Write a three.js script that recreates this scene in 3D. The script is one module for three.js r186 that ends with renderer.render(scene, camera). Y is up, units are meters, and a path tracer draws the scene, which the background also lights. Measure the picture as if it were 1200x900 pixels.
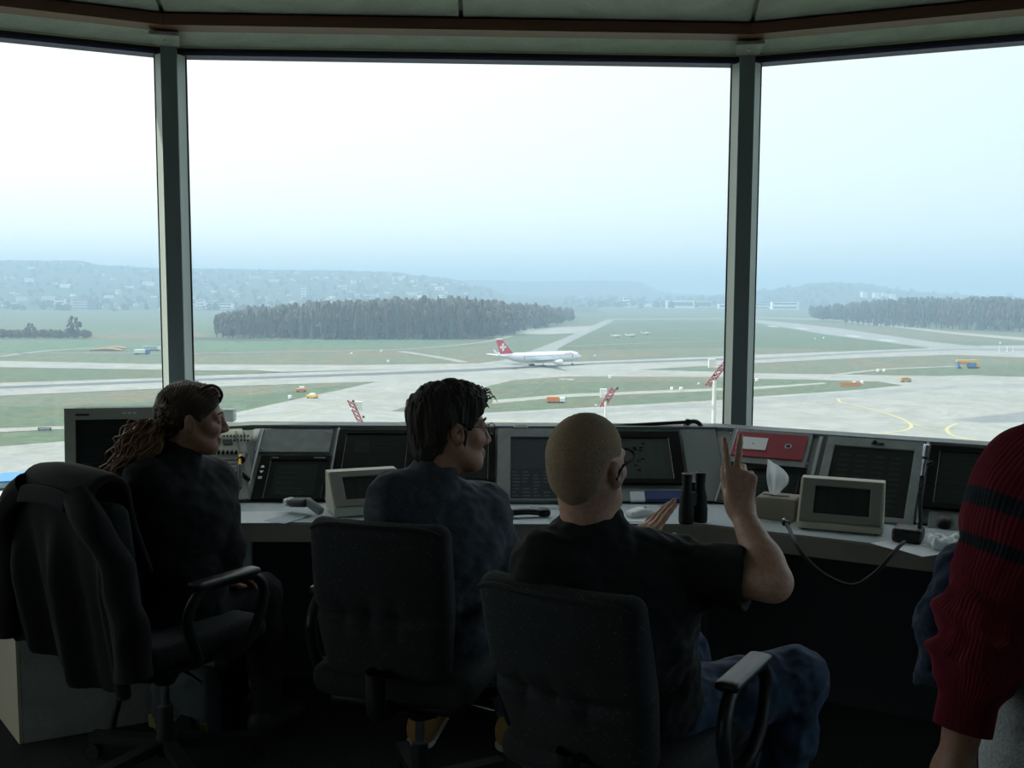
import * as THREE from 'three';
import { mergeGeometries, mergeVertices } from 'three/addons/utils/BufferGeometryUtils.js';
import { createNoise3D, createNoise2D } from 'simplex-noise';

// ------------------------------------------------------------------ camera, sky, sun, haze, exposure
const V = (x, y, z) => new THREE.Vector3(x, y, z);
const rad = THREE.MathUtils.degToRad;
const scene = new THREE.Scene();
const F = 1167;                                    // focal length in pixels of the 1200 x 900 frame
const EYE = V(0, 1.58, 0);
const camera = new THREE.PerspectiveCamera(2 * Math.atan(450 / F) * 180 / Math.PI, 4 / 3, 0.05, 30000);
camera.position.copy(EYE);
camera.rotation.set(rad(-5.15), 0, rad(0.25), 'YXZ');
camera.updateMatrixWorld(true);

const sunDir = V(-Math.sin(rad(90)) * Math.cos(rad(58)), Math.sin(rad(58)), -Math.cos(rad(90)) * Math.cos(rad(58))).normalize();
const sun = new THREE.DirectionalLight(new THREE.Color(1, 0.93, 0.84), 5.9);
sun.position.copy(sunDir.clone().multiplyScalar(400));
sun.castShadow = true;
sun.shadow.mapSize.set(2048, 2048);
Object.assign(sun.shadow.camera, { left: -700, right: 700, top: 700, bottom: -700, near: 1, far: 2500 });
sun.shadow.radius = 1.6;
scene.add(sun, sun.target);

const rng = (s => () => { s = (s + 0x6d2b79f5) | 0; let t = Math.imul(s ^ (s >>> 15), 1 | s); t = (t + Math.imul(t ^ (t >>> 7), 61 | t)) ^ t; return ((t ^ (t >>> 14)) >>> 0) / 4294967296; });
const rnd = rng(7);
const n3 = createNoise3D(rng(11)), n2 = createNoise2D(rng(12));
const clamp = (x, a, b) => Math.min(b, Math.max(a, x)), lerp = (a, b, t) => a + (b - a) * t;
const sstep = (a, b, x) => { const t = clamp((x - a) / (b - a), 0, 1); return t * t * (3 - 2 * t); };

{ // hazy spring sky: milky near the sun, bluer away from it and towards the zenith
  const W = 512, H = 256, data = new Float32Array(W * H * 4);
  for (let j = 0; j < H; j++) {
    const up = ((j + 0.5) / H - 0.5) * Math.PI, y = Math.sin(up);
    for (let i = 0; i < W; i++) {
      const a = ((i + 0.5) / W - 0.5) * 2 * Math.PI, x = Math.cos(a) * Math.cos(up), z = Math.sin(a) * Math.cos(up);
      const g = Math.acos(clamp(x * sunDir.x + y * sunDir.y + z * sunDir.z, -1, 1)) * 180 / Math.PI;
      const near = sstep(128, 54, g), glow = 2.4 * Math.exp(-Math.pow(g / 13, 1.2));
      const high = sstep(0.05, 0.9, y);
      const pale = sstep(0.22, 0.0, y), base = [lerp(0.57, 0.34, high) + 0.2 * pale, lerp(0.77, 0.53, high) + 0.1 * pale, lerp(0.97, 0.86, high) + 0.03 * pale];
      const milk = [1.0, 0.72, 0.5];
      const k = (j * W + i) * 4;
      for (let c = 0; c < 3; c++) data[k + c] = base[c] + milk[c] * near + glow;
      data[k + 3] = 1;
    }
  }
  const t = new THREE.DataTexture(data, W, H, THREE.RGBAFormat, THREE.FloatType);
  t.mapping = THREE.EquirectangularReflectionMapping; t.magFilter = THREE.LinearFilter; t.needsUpdate = true;
  scene.background = t; scene.environment = t;
}
scene.fog = new THREE.FogExp2(new THREE.Color(0.53, 0.755, 0.97), 0.00042);

const renderer = new THREE.WebGLRenderer({ antialias: true });
renderer.toneMapping = THREE.LinearToneMapping;
renderer.toneMappingExposure = 1.2;
renderer.shadowMap.enabled = true;
renderer.shadowMap.type = THREE.PCFSoftShadowMap;

// ------------------------------------------------------------------ helpers
const ray = (px, py) => V((px - 600) / F, (450 - py) / F, -1).applyQuaternion(camera.quaternion);
const onY = (px, py, y) => { const d = ray(px, py); return EYE.clone().addScaledVector(d, (y - EYE.y) / d.y); };
const atD = (px, py, d) => { const r = ray(px, py); return EYE.clone().addScaledVector(r, d / -r.z); };      // a point d metres ahead of the eye
const onPlane = (px, py, p, n) => { const r = ray(px, py); return EYE.clone().addScaledVector(r, p.clone().sub(EYE).dot(n) / r.dot(n)); };
const GY = -39;                                    // airfield level below the cab floor
const gp = (px, py) => onY(px, py, GY);

const taken = {};
const numbered = n => { taken[n] = (taken[n] ?? -1) + 1; return taken[n] ? `${n}_${String(taken[n]).padStart(3, '0')}` : n; };
const shade = o => { o.castShadow = true; o.receiveShadow = true; return o; };
function thing(name, label, category, pos = V(0, 0, 0), group, turn = 0) {
  const o = new THREE.Group(); o.name = numbered(name); o.position.copy(pos); o.rotation.y = turn;
  o.userData = { label, category }; if (group) o.userData.group = group;
  scene.add(o); return o;
}
const join = g => Array.isArray(g) ? (g.length > 1 ? mergeGeometries(g.map(x => { const y = x.index ? x.toNonIndexed() : x; for (const k of Object.keys(y.attributes)) if (!['position', 'normal', 'uv'].includes(k)) y.deleteAttribute(k); if (!y.attributes.uv) y.setAttribute('uv', new THREE.BufferAttribute(new Float32Array(y.attributes.position.count * 2), 2)); return y; })) : g[0]) : g;
function part(name, geo, mat, parent, label) {
  const m = shade(new THREE.Mesh(join(geo), mat)); m.name = name; if (label) m.userData.label = label; parent.add(m); return m;
}
function single(name, geo, mat, label, category, group) {
  const m = shade(new THREE.Mesh(join(geo), mat)); m.name = numbered(name); m.userData = { label, category }; if (group) m.userData.group = group; scene.add(m); return m;
}
function struct(name, geo, mat, label) {
  const m = shade(new THREE.Mesh(join(geo), mat)); m.name = name; m.userData = { kind: 'structure' }; if (label) m.userData.label = label; scene.add(m); return m;
}
function structGroup(name, label) { const o = new THREE.Group(); o.name = name; o.userData = { kind: 'structure' }; if (label) o.userData.label = label; scene.add(o); return o; }
function dup(o, pos, turn, label) { const c = o.clone(); c.name = numbered(o.name.replace(/_\d{3}$/, '')); c.userData = { ...o.userData }; if (label) c.userData.label = label; if (pos) c.position.copy(pos); if (turn !== undefined) c.rotation.y = turn; scene.add(c); return c; }

// geometry shorthand (all return geometries)
const T = (g, x, y, z) => g.translate(x, y, z);
const box = (w, h, d, x = 0, y = 0, z = 0) => T(new THREE.BoxGeometry(w, h, d), x, y, z);
const cyl = (r1, r2, h, x = 0, y = 0, z = 0, n = 20) => T(new THREE.CylinderGeometry(r1, r2, h, n), x, y, z);
const ball = (r, x, y, z, n = 16) => T(new THREE.SphereGeometry(r, n, Math.ceil(n * 0.7)), x, y, z);
function soft(w, h, d, r, seg = 0.02, bend) {       // a box with rounded edges and enough vertices to be bent
  r = Math.min(r, w / 2, h / 2, d / 2) * 0.999;
  const n = s => clamp(Math.ceil(s / seg), 3, 60);
  let g = new THREE.BoxGeometry(w, h, d, n(w), n(h), n(d)); g.deleteAttribute('uv'); g.deleteAttribute('normal'); g = mergeVertices(g, 1e-5);
  const p = g.attributes.position, v = V(), q = V(), half = V(w / 2 - r, h / 2 - r, d / 2 - r);
  // pull grid lines so that the outermost ring lands inside the rounded band
  for (let i = 0; i < p.count; i++) {
    v.fromBufferAttribute(p, i); q.copy(v).clamp(half.clone().negate(), half);
    const e = v.clone().sub(q); if (e.lengthSq() > 1e-12) { v.copy(q).addScaledVector(e.normalize(), r); }
    if (bend) bend(v);
    p.setXYZ(i, v.x, v.y, v.z);
  }
  g.computeVertexNormals(); return boxUV(g);
}
function rbox(w, h, d, r, x = 0, y = 0, z = 0) {    // small bevelled box, few triangles
  const s = new THREE.Shape(), a = w / 2 - r, b = h / 2 - r;
  s.moveTo(-a, -h / 2 + 0); s.lineTo(a, -h / 2); s.lineTo(w / 2, -b); s.lineTo(w / 2, b); s.lineTo(a, h / 2); s.lineTo(-a, h / 2); s.lineTo(-w / 2, b); s.lineTo(-w / 2, -b);
  const inner = new THREE.Shape(s.getPoints().map(p => p.clone().multiply(new THREE.Vector2((w - 2 * r) / w, (h - 2 * r) / h))));
  const g = new THREE.ExtrudeGeometry(inner, { depth: Math.max(1e-4, d - 2 * r), bevelEnabled: true, bevelThickness: r, bevelSize: r, bevelSegments: 1, steps: 1 });
  return T(g, x, y, z - d / 2 + r);
}
const tube = (pts, r, n = 8, seg = 0, closed = false) => new THREE.TubeGeometry(new THREE.CatmullRomCurve3(pts, closed), seg || pts.length * 6, r, n, closed);
function rod(a, b, r, n = 10, r2) { const d = b.clone().sub(a), g = new THREE.CylinderGeometry(r2 ?? r, r, d.length(), n); g.translate(0, d.length() / 2, 0); g.applyQuaternion(new THREE.Quaternion().setFromUnitVectors(V(0, 1, 0), d.clone().normalize())); return g.translate(a.x, a.y, a.z); }
function bar(a, b, w, h, up = V(0, 1, 0)) {          // a box from a to b
  const d = b.clone().sub(a), z = d.clone().normalize(), x = up.clone().cross(z).normalize(), y = z.clone().cross(x);
  return box(w, h, d.length()).applyMatrix4(new THREE.Matrix4().makeBasis(x, y, z).setPosition(a.clone().add(b).multiplyScalar(0.5)));
}
function boxUV(g, s = 1) {
  const p = g.attributes.position, n = g.attributes.normal, uv = new Float32Array(p.count * 2);
  for (let i = 0; i < p.count; i++) {
    const ax = Math.abs(n.getX(i)), ay = Math.abs(n.getY(i)), az = Math.abs(n.getZ(i));
    const [u, v] = ay >= ax && ay >= az ? [p.getX(i), p.getZ(i)] : ax >= az ? [p.getZ(i), p.getY(i)] : [p.getX(i), p.getY(i)];
    uv[i * 2] = u * s; uv[i * 2 + 1] = v * s;
  }
  g.setAttribute('uv', new THREE.BufferAttribute(uv, 2)); return g;
}
function prism(pts, y0, y1) {                        // a plan outline [x, z] between two heights
  const s = new THREE.Shape(pts.map(([x, z]) => new THREE.Vector2(x, -z)));
  const g = new THREE.ExtrudeGeometry(s, { depth: y1 - y0, bevelEnabled: false }); g.rotateX(-Math.PI / 2); return boxUV(g.translate(0, y0, 0));
}
function extrude(pts, depth, bevel = 0) {            // outline in xy, pushed along z, centred
  const g = new THREE.ExtrudeGeometry(new THREE.Shape(pts.map(p => new THREE.Vector2(p[0], p[1]))), { depth: depth - 2 * bevel, bevelEnabled: bevel > 0, bevelThickness: bevel, bevelSize: bevel, bevelOffset: -bevel, bevelSegments: 2 });
  return g.translate(0, 0, -depth / 2 + bevel);
}

// ------------------------------------------------------------------ materials
const col = h => new THREE.Color(h);
const std = (c, roughness = 0.6, o = {}) => new THREE.MeshStandardMaterial({ color: col(c), roughness, ...o });
const phys = (c, roughness, o = {}) => new THREE.MeshPhysicalMaterial({ color: col(c), roughness, ...o });
function noiseTex(size, fn, srgb = true) {           // tileable: fn(u, v, N) with N(freq) a periodic noise at this pixel
  const d = new Uint8Array(size * size * 4);
  for (let j = 0; j < size; j++) for (let i = 0; i < size; i++) {
    const a = i / size * 2 * Math.PI, b = j / size * 2 * Math.PI;
    const N = (f, s = 0) => { const r = f / (2 * Math.PI); return 0.5 + 0.5 * n3(Math.cos(a) * r + s * 7.3 + Math.cos(b) * r * 0.83 + 40, Math.sin(a) * r + s, Math.sin(b) * r + Math.cos(b) * r * 0.55 - s * 3.1); };
    const c = fn(i / size, j / size, N); const k = (j * size + i) * 4;
    for (let q = 0; q < 3; q++) d[k + q] = clamp(Math.round((Array.isArray(c) ? c[q] : c) * 255), 0, 255);
    d[k + 3] = 255;
  }
  const t = new THREE.DataTexture(d, size, size); t.wrapS = t.wrapT = THREE.RepeatWrapping; t.magFilter = THREE.LinearFilter; t.minFilter = THREE.LinearMipmapLinearFilter; t.generateMipmaps = true;
  if (srgb) t.colorSpace = THREE.SRGBColorSpace; t.needsUpdate = true; return t;
}
const rep = (t, u, v = u) => { const c = t.clone(); c.repeat.set(u, v); c.needsUpdate = true; return c; };
function canvasTex(w, h, draw) { const c = document.createElement('canvas'); c.width = w; c.height = h; draw(c.getContext('2d'), w, h); const t = new THREE.CanvasTexture(c); t.colorSpace = THREE.SRGBColorSpace; t.magFilter = THREE.LinearFilter; return t; }
// ================================================================== the airfield
const blotch = noiseTex(512, (u, v, N) => 0.86 + 0.09 * (N(6) - 0.5) + 0.08 * (N(17, 2) - 0.5) + 0.07 * (N(60, 5) - 0.5));
const turfTex = noiseTex(512, (u, v, N) => { const k = N(5), f = 0.85 + 0.2 * (N(40, 3) - 0.5) + 0.16 * (N(120, 4) - 0.5), d = clamp((k - 0.38) * 2.2, 0, 1); return [f * lerp(0.86, 0.97, d), f * lerp(0.95, 0.93, d), f * lerp(0.87, 0.84, d)]; });
const flat = (c, tex, size, rough = 0.95) => new THREE.MeshStandardMaterial({ color: col(c), roughness: rough, map: tex ? rep(tex, 1 / size) : null });
const M = {
  turf: flat('#69705f', turfTex, 260), green: flat('#5f6a54', turfTex, 300), green2: flat('#656d5a', turfTex, 220), dry: flat('#757264', turfTex, 180), field: flat('#5f7661', turfTex, 500), soil: flat('#7d7365', turfTex, 400),
  concrete: flat('#999b98', blotch, 120), concrete2: flat('#8f9393', blotch, 90), asphalt: flat('#7b8083', blotch, 100), rubber: flat('#62696f', blotch, 70), path: flat('#9b9c95', blotch, 60), patch: flat('#7e8387', blotch, 80),
  yellow: std('#a59f78', 0.9), wpaint: std('#b6b6b2', 0.9),
};
// outlines are picked on the photograph and laid out where they meet the airfield
function lay(name, pts, mat, level, label, parent) {
  const w = pts.map(([x, y]) => gp(x, y));
  const g = new THREE.ShapeGeometry(new THREE.Shape(w.map(p => new THREE.Vector2(p.x, -p.z)))); g.rotateX(-Math.PI / 2); g.translate(0, GY + level * 0.05, 0);
  const p = g.attributes.position, uv = new Float32Array(p.count * 2); for (let i = 0; i < p.count; i++) { uv[i * 2] = p.getX(i); uv[i * 2 + 1] = p.getZ(i); } g.setAttribute('uv', new THREE.BufferAttribute(uv, 2));
  if (g.attributes.normal.getY(0) < 0) { const ix = g.index.array; for (let i = 0; i < ix.length; i += 3) { const t = ix[i]; ix[i] = ix[i + 1]; ix[i + 1] = t; } g.computeVertexNormals(); }
  return struct(numbered(name), g, mat, label);
}
function strip(name, pts, width, mat, level, label) {  // a line painted or paved along pixels, width in metres
  const w = new THREE.CatmullRomCurve3(pts.map(([x, y]) => gp(x, y))).getPoints(pts.length > 2 ? pts.length * 6 : 1), pos = [], idx = [], uv = [];
  w.forEach((p, i) => { const d = (w[i + 1] ?? p).clone().sub(w[i - 1] ?? p).setY(0).normalize(), s = V(-d.z, 0, d.x).multiplyScalar(width / 2);
    for (const q of [p.clone().add(s), p.clone().sub(s)]) { pos.push(q.x, GY + level * 0.05, q.z); uv.push(q.x, q.z); } if (i) idx.push(2 * i - 2, 2 * i, 2 * i - 1, 2 * i - 1, 2 * i, 2 * i + 1); });
  const g = new THREE.BufferGeometry(); g.setAttribute('position', new THREE.Float32BufferAttribute(pos, 3)); g.setAttribute('uv', new THREE.Float32BufferAttribute(uv, 2)); g.setIndex(idx); g.computeVertexNormals();
  if (g.attributes.normal.getY(0) < 0) { for (let i = 0; i < idx.length; i += 3) [idx[i], idx[i + 1]] = [idx[i + 1], idx[i]]; g.setIndex(idx); g.computeVertexNormals(); }
  return struct(numbered(name), g, mat, label);
}
{ const g = new THREE.PlaneGeometry(15000, 11500); g.rotateX(-Math.PI / 2); g.translate(0, GY, -4700); const p = g.attributes.position, uv = g.attributes.uv; for (let i = 0; i < p.count; i++) uv.setXY(i, p.getX(i), p.getZ(i)); struct('ground', g, M.turf, 'airfield grass'); }
// grass of several kinds
lay('grass_field', [[-220, 413], [-220, 398], [190, 399], [330, 397], [480, 398], [560, 397], [500, 403], [400, 408], [190, 411]], M.field, 1, 'green field below the wood');
lay('rough_ground', [[215, 398.5], [215, 394.5], [262, 396], [330, 398.2], [352, 397], [330, 399.6], [280, 400]], flat('#4c5248', turfTex, 120), 1.5, 'dark rough ground before the wood');
lay('grass_field', [[60, 391], [225, 388], [250, 394], [225, 397], [60, 397]], M.soil, 1.2, 'pale ploughed field');
lay('grass_field', [[90, 384], [262, 380], [262, 388], [90, 391]], M.field, 1.3, 'green field at the edge of the town');
lay('dry_grass', [[225, 428], [225, 418], [330, 413], [520, 409], [580, 404], [600, 412], [560, 428]], M.dry, 1, 'brown dry grass');
lay('dry_grass', [[-200, 480], [-200, 463], [0, 464], [225, 455], [440, 447], [400, 453], [225, 470], [0, 477]], M.dry, 1, 'brown dry grass beside the runway');
lay('green_grass', [[-200, 520], [-200, 478], [0, 477], [225, 470], [400, 452], [300, 480], [80, 520], [0, 527]], M.green, 1.2, 'green grass beside the apron');
lay('green_grass', [[-200, 450], [-200, 431], [0, 431], [190, 432.5], [190, 443], [0, 449]], M.green, 1.2, 'green grass between taxiway and runway');
lay('green_grass', [[640, 417], [700, 383], [760, 375], [850, 376], [920, 382], [1010, 398], [1090, 408], [870, 415]], M.green, 1.2, 'green grass inside the runways');
lay('dry_grass', [[620, 421], [650, 411], [870, 407], [1000, 411], [880, 416], [690, 423]], M.dry, 1.4, 'dry grass beside the runway');
lay('dry_grass', [[880, 427], [1019, 419], [1115, 415.5], [1300, 421], [1300, 432], [1104, 440], [982, 439], [880, 437]], M.dry, 1.3, 'dry grass beyond the taxiway');
lay('green_grass', [[985, 439], [1040, 432], [1130, 429], [1300, 424], [1300, 433], [1104, 440.5]], M.green2, 1.6, 'green grass by the yellow machine');
lay('dry_grass', [[915, 375], [1060, 383], [1300, 400], [1300, 404], [1092, 400], [973, 383]], M.dry, 1.3, 'dry grass by the far runway');
// pavements
lay('taxiway', [[-220, 421], [0, 423], [190, 427], [420, 428], [560, 426], [600, 421], [600, 431], [440, 433.5], [330, 436], [225, 434], [0, 430.5], [-220, 429]], M.concrete, 2, 'pale taxiway');
lay('runway', [[-220, 455], [0, 449], [190, 443], [225, 440.5], [440, 434], [556, 429], [690, 423.5], [850, 417.5], [881, 416], [1092, 408], [1132, 405.5], [1300, 404], [1300, 423], [1115, 415.8], [1019, 419], [881, 426], [748, 433.5], [640, 437], [440, 447.5], [225, 454], [0, 464], [-220, 473]], M.concrete, 2.2, 'concrete runway crossing the airfield');
lay('runway', [[571, 428], [620, 412], [660, 397], [697, 380.5], [712, 374], [720, 374], [716, 378], [678, 396], [655, 408], [640, 424]], M.concrete2, 2.4, 'runway running away from the tower');
lay('runway', [[885, 374.3], [973, 383.5], [1092, 400.5], [1132, 405], [1300, 410], [1300, 414], [1150, 410], [1090, 408], [967, 392], [885, 378]], M.concrete2, 2.4, 'far runway');
lay('taxiway', [[596, 386.5], [640, 384], [694, 382], [686, 390], [640, 392], [604, 391]], M.concrete, 2.6, 'pale taxiway link');
lay('apron', [[-400, 560], [0, 524], [82, 517], [276, 484], [330, 472], [400, 457], [440, 448], [560, 436], [640, 436.5], [748, 433.5], [850, 436], [881, 437.5], [982, 439], [1104, 441], [1300, 434], [1700, 430], [1900, 560], [1700, 700], [-500, 700]], M.concrete, 2.8, 'concrete apron');
// islands and strips on the apron
lay('grass_island', [[458, 482], [490, 473], [540, 460], [572, 453], [600, 446], [664, 441.5], [847, 442], [870, 443], [870, 467], [847, 469], [574, 484], [500, 485]], M.green2, 3.2, 'grass island in front of the runway');
lay('dry_grass', [[575, 452], [602, 446], [664, 441.7], [847, 442.2], [870, 443], [870, 448], [760, 447], [660, 449]], M.dry, 3.4, 'brown edge of the grass island');
lay('grass_island', [[748, 433.6], [790, 431], [852, 428.5], [881, 428], [881, 434.6], [830, 435.2]], M.turf, 3.2, 'narrow grass island beside the runway');
lay('grass_island', [[870, 444], [940, 445], [1030, 447.5], [1058, 452], [1000, 457.5], [880, 465.5], [868, 466]], M.green2, 3.2, 'pointed grass island on the apron');
lay('grass_island', [[1140, 440.5], [1200, 436.5], [1320, 434], [1320, 442], [1200, 442]], M.green2, 3.2, 'grass island at the apron edge');
lay('grass_island', [[225, 434.5], [300, 434], [330, 436], [300, 438], [225, 440]], M.green2, 3.2, 'grass sliver between the pavements');
lay('service_road', [[577, 473.5], [660, 466], [847, 458], [872, 456.5], [872, 453.5], [847, 455], [660, 462.5], [577, 469.5]], M.path, 3.6, 'service road across the grass');
lay('service_road', [[868, 458], [967, 450.2], [967, 448.7], [868, 454.5]], M.path, 3.6, 'service road across the grass');
lay('service_road', [[-200, 522], [0, 507], [83, 503], [83, 499.5], [0, 502.5], [-200, 515]], M.path, 3.6, 'service road across the grass');
lay('service_road', [[885, 372.6], [973, 375.5], [1058, 384.5], [1115, 391.5], [1300, 408], [1300, 404], [1115, 389], [1058, 382.6], [973, 374], [885, 371.6]], M.path, 2.6, 'pale road beyond the runway');
lay('service_road', [[718, 374.6], [860, 373.9], [885, 373.6], [885, 372.8], [860, 373.1], [718, 373.8]], M.path, 2.6, 'pale road beyond the runway');
lay('asphalt_lane', [[-220, 463], [0, 456], [225, 447], [440, 440], [556, 435.5], [690, 427.5], [850, 422.2], [881, 420.8], [881, 419.3], [850, 420], [690, 425.8], [556, 432.5], [440, 437], [225, 444.5], [0, 453], [-220, 459]], M.rubber, 3, 'rubber darkened strip along the runway');
lay('asphalt_lane', [[470, 505], [577, 491], [847, 476.5], [880, 474.5], [1058, 460.5], [1130, 455], [1300, 452], [1300, 449], [1130, 451], [1040, 457], [880, 468], [847, 471.5], [574, 486.5], [470, 496]], M.concrete2, 3.1, 'greyer lane along the apron');
lay('asphalt_patch', [[1117, 492.5], [1200, 483], [1330, 474], [1330, 487], [1200, 495.5], [1150, 496]], M.patch, 3.3, 'grey asphalt patch on the apron');
lay('asphalt_patch', [[448, 497], [520, 490], [560, 492], [500, 500], [450, 501]], M.patch, 3.3, 'grey asphalt patch on the apron');
lay('asphalt_lane', [[881, 422.5], [1019, 414.5], [1120, 410.5], [1300, 412], [1300, 409.5], [1120, 408.7], [1019, 412.5], [881, 420]], M.asphalt, 3, 'darker strip along the runway');
strip('service_road', [[0, 418], [60, 411], [110, 408]], 6, M.path, 3.5, 'narrow pale road');
strip('service_road', [[-20, 415], [120, 414], [225, 414.5], [330, 412.5], [460, 410], [560, 402], [600, 394]], 5, M.path, 3.5, 'narrow pale road');
strip('service_road', [[470, 412], [520, 420], [545, 425]], 7, M.path, 3.5, 'narrow pale road');
strip('service_road', [[664, 406], [760, 402], [870, 399]], 3.5, M.path, 3.5, 'thin pale path in the grass');
strip('service_road', [[690, 395], [780, 396], [830, 397]], 3, M.path, 3.5, 'thin pale path in the grass');
strip('service_road', [[700, 388], [780, 386], [870, 384]], 3.5, M.path, 3.5, 'thin pale path in the grass');
strip('service_road', [[982, 439], [1040, 433], [1120, 429.5]], 5, M.path, 3.7, 'narrow road to the yellow machine');
strip('taxi_line', [[982, 468], [986, 472], [1000, 475], [1035, 484], [1060, 493], [1068, 500], [1060, 505], [1030, 509], [980, 512]], 1.1, M.yellow, 3.9, 'yellow taxi line');
strip('taxi_line', [[1122, 497], [1112, 501], [1110, 506], [1120, 512], [1160, 520]], 1.1, M.yellow, 3.9, 'yellow taxi line');
strip('taxi_line', [[1069, 497], [1085, 502], [1108, 505]], 0.7, M.yellow, 3.9, 'yellow taxi line');
strip('taxi_line', [[560, 491], [610, 496], [640, 500]], 1.0, M.yellow, 3.9, 'yellow taxi line');
strip('taxi_line', [[300, 495], [380, 478], [470, 462], [560, 452]], 0.6, M.yellow, 3.9, 'yellow taxi line');
for (const [x, y, w] of [[940, 385, 14], [905, 382.5, 10], [1000, 394, 16], [1040, 399, 18]]) strip('runway_mark', [[x - w / 2, y - 0.6], [x + w / 2, y + 0.9]], 7, M.wpaint, 3.9, 'white runway mark');

// ------------------------------------------------------------------ hills
const ridgeL = [[-400, 300], [0, 306], [90, 306], [130, 312], [190, 315], [350, 317], [450, 319], [500, 324], [530, 328], [560, 336], [600, 346], [700, 350]];
const ridgeC = [[380, 350], [430, 334], [500, 329], [560, 328], [620, 330], [700, 329], [750, 330], [758, 335], [772, 341], [800, 345], [860, 347]];
const ridgeR = [[800, 349], [860, 345], [885, 341], [930, 337], [945, 332], [965, 331], [1005, 332], [1025, 335], [1060, 342], [1100, 344], [1150, 347], [1300, 351], [1500, 355]];
const hillTex = noiseTex(256, (u, v, N) => 0.55 + 0.5 * (N(14) - 0.5) + 0.5 * (N(50, 2) - 0.5));
const profile = (r, px) => { for (let i = 1; i < r.length; i++) if (px <= r[i][0]) { const t = clamp((px - r[i - 1][0]) / (r[i][0] - r[i - 1][0]), 0, 1), s = t * t * (3 - 2 * t); return lerp(r[i - 1][1], r[i][1], s); } return r[r.length - 1][1]; };
function hillHeight(r, X, d, near, far) {
  const px = 600 + X / d * F, top = atD(px, profile(r, px), far).y;
  return GY + Math.max(0, top - GY) * sstep(near, far, d);
}
function hill(name, r, near, far, c, label) {
  const x0 = r[0][0], x1 = r[r.length - 1][0], nx = 220, nd = 26, pos = [], idx = [], uv = [];
  for (let j = 0; j <= nd; j++) for (let i = 0; i <= nx; i++) {
    const px = lerp(x0, x1, i / nx), d = lerp(near, far + 500, j / nd), X = (px - 600) / F * d;
    let y = d <= far ? hillHeight(r, X, d, near, far) : hillHeight(r, (px - 600) / F * far, far, near, far) - (d - far) * 0.2;
    y += (n2(X / 60, d / 60) * 3.5 + n2(X / 22, d / 30) * 2.5) * sstep(near + 300, far, d);
    pos.push(X, y, -d); uv.push(X / 300, d / 300); if (i && j) { const a = (j - 1) * (nx + 1) + i - 1, b = a + 1, e = a + nx + 1; idx.push(a, b, e, b, e + 1, e); }
  }
  const g = new THREE.BufferGeometry(); g.setAttribute('position', new THREE.Float32BufferAttribute(pos, 3)); g.setAttribute('uv', new THREE.Float32BufferAttribute(uv, 2)); g.setIndex(idx); g.computeVertexNormals();
  return struct(name, g, new THREE.MeshStandardMaterial({ color: col(c), roughness: 1, map: hillTex }), label);
}
hill('hill', ridgeL, 2300, 4600, '#5d6b58', 'long wooded hill behind the town');
hill('hill_001', ridgeC, 4700, 6300, '#5d6b58', 'distant low wooded hill');
hill('hill_002', ridgeR, 3000, 4800, '#56654f', 'wooded hill beyond the far runway');

// ------------------------------------------------------------------ trees
const bark = std('#5b5148', 1);
const treeMats = ['#3f4743', '#4d4b42', '#36413f', '#544e45'].map(c => std(c, 1));
function crownGeo(seed, kind) {                     // bumpy crown about 1 m in radius and 1 m tall from 0
  const r = rng(seed), g = [];
  if (kind === 'spruce') {
    for (let k = 0; k < 6; k++) { const c = new THREE.ConeGeometry(0.42 * (1 - k / 7), 0.34, 9); T(c, 0, 0.2 + k * 0.14, 0); g.push(c); }
  } else {
    for (let k = 0; k < 34; k++) { const s = new THREE.IcosahedronGeometry(0.055 + 0.075 * r(), 0), a = r() * 6.28, y = r(), q = (0.16 + 0.24 * Math.sqrt(r())) * Math.sqrt(1 - Math.pow(2 * y - 0.85, 2) * 0.7); s.scale(1, 1.25, 1); s.rotateX(r() * 3); T(s, Math.cos(a) * q, 0.2 + 0.74 * y, Math.sin(a) * q); g.push(s); }
  }
  return join(g);
}
const crowns = [crownGeo(1), crownGeo(2), crownGeo(3), crownGeo(4, 'spruce')];
const trunkGeo = (() => { const g = [cyl(0.018, 0.035, 0.6, 0, 0.3, 0, 6)]; for (let k = 0; k < 5; k++) { const a = k * 1.3; g.push(rod(V(0, 0.25 + k * 0.06, 0), V(Math.cos(a) * 0.2, 0.5 + k * 0.06, Math.sin(a) * 0.2), 0.01, 4)); } return join(g); })();
function tree(name, label, pos, h, w, kind, mat, group) {
  const t = thing(name, label, 'tree', pos, group, rnd() * 6.28);
  const c = part('crown', crowns[kind], treeMats[mat], t), k = part('trunk', trunkGeo, bark, t); c.scale.set(w, h, w); k.scale.set(h * 0.8, h, h * 0.8); return t;
}
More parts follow.
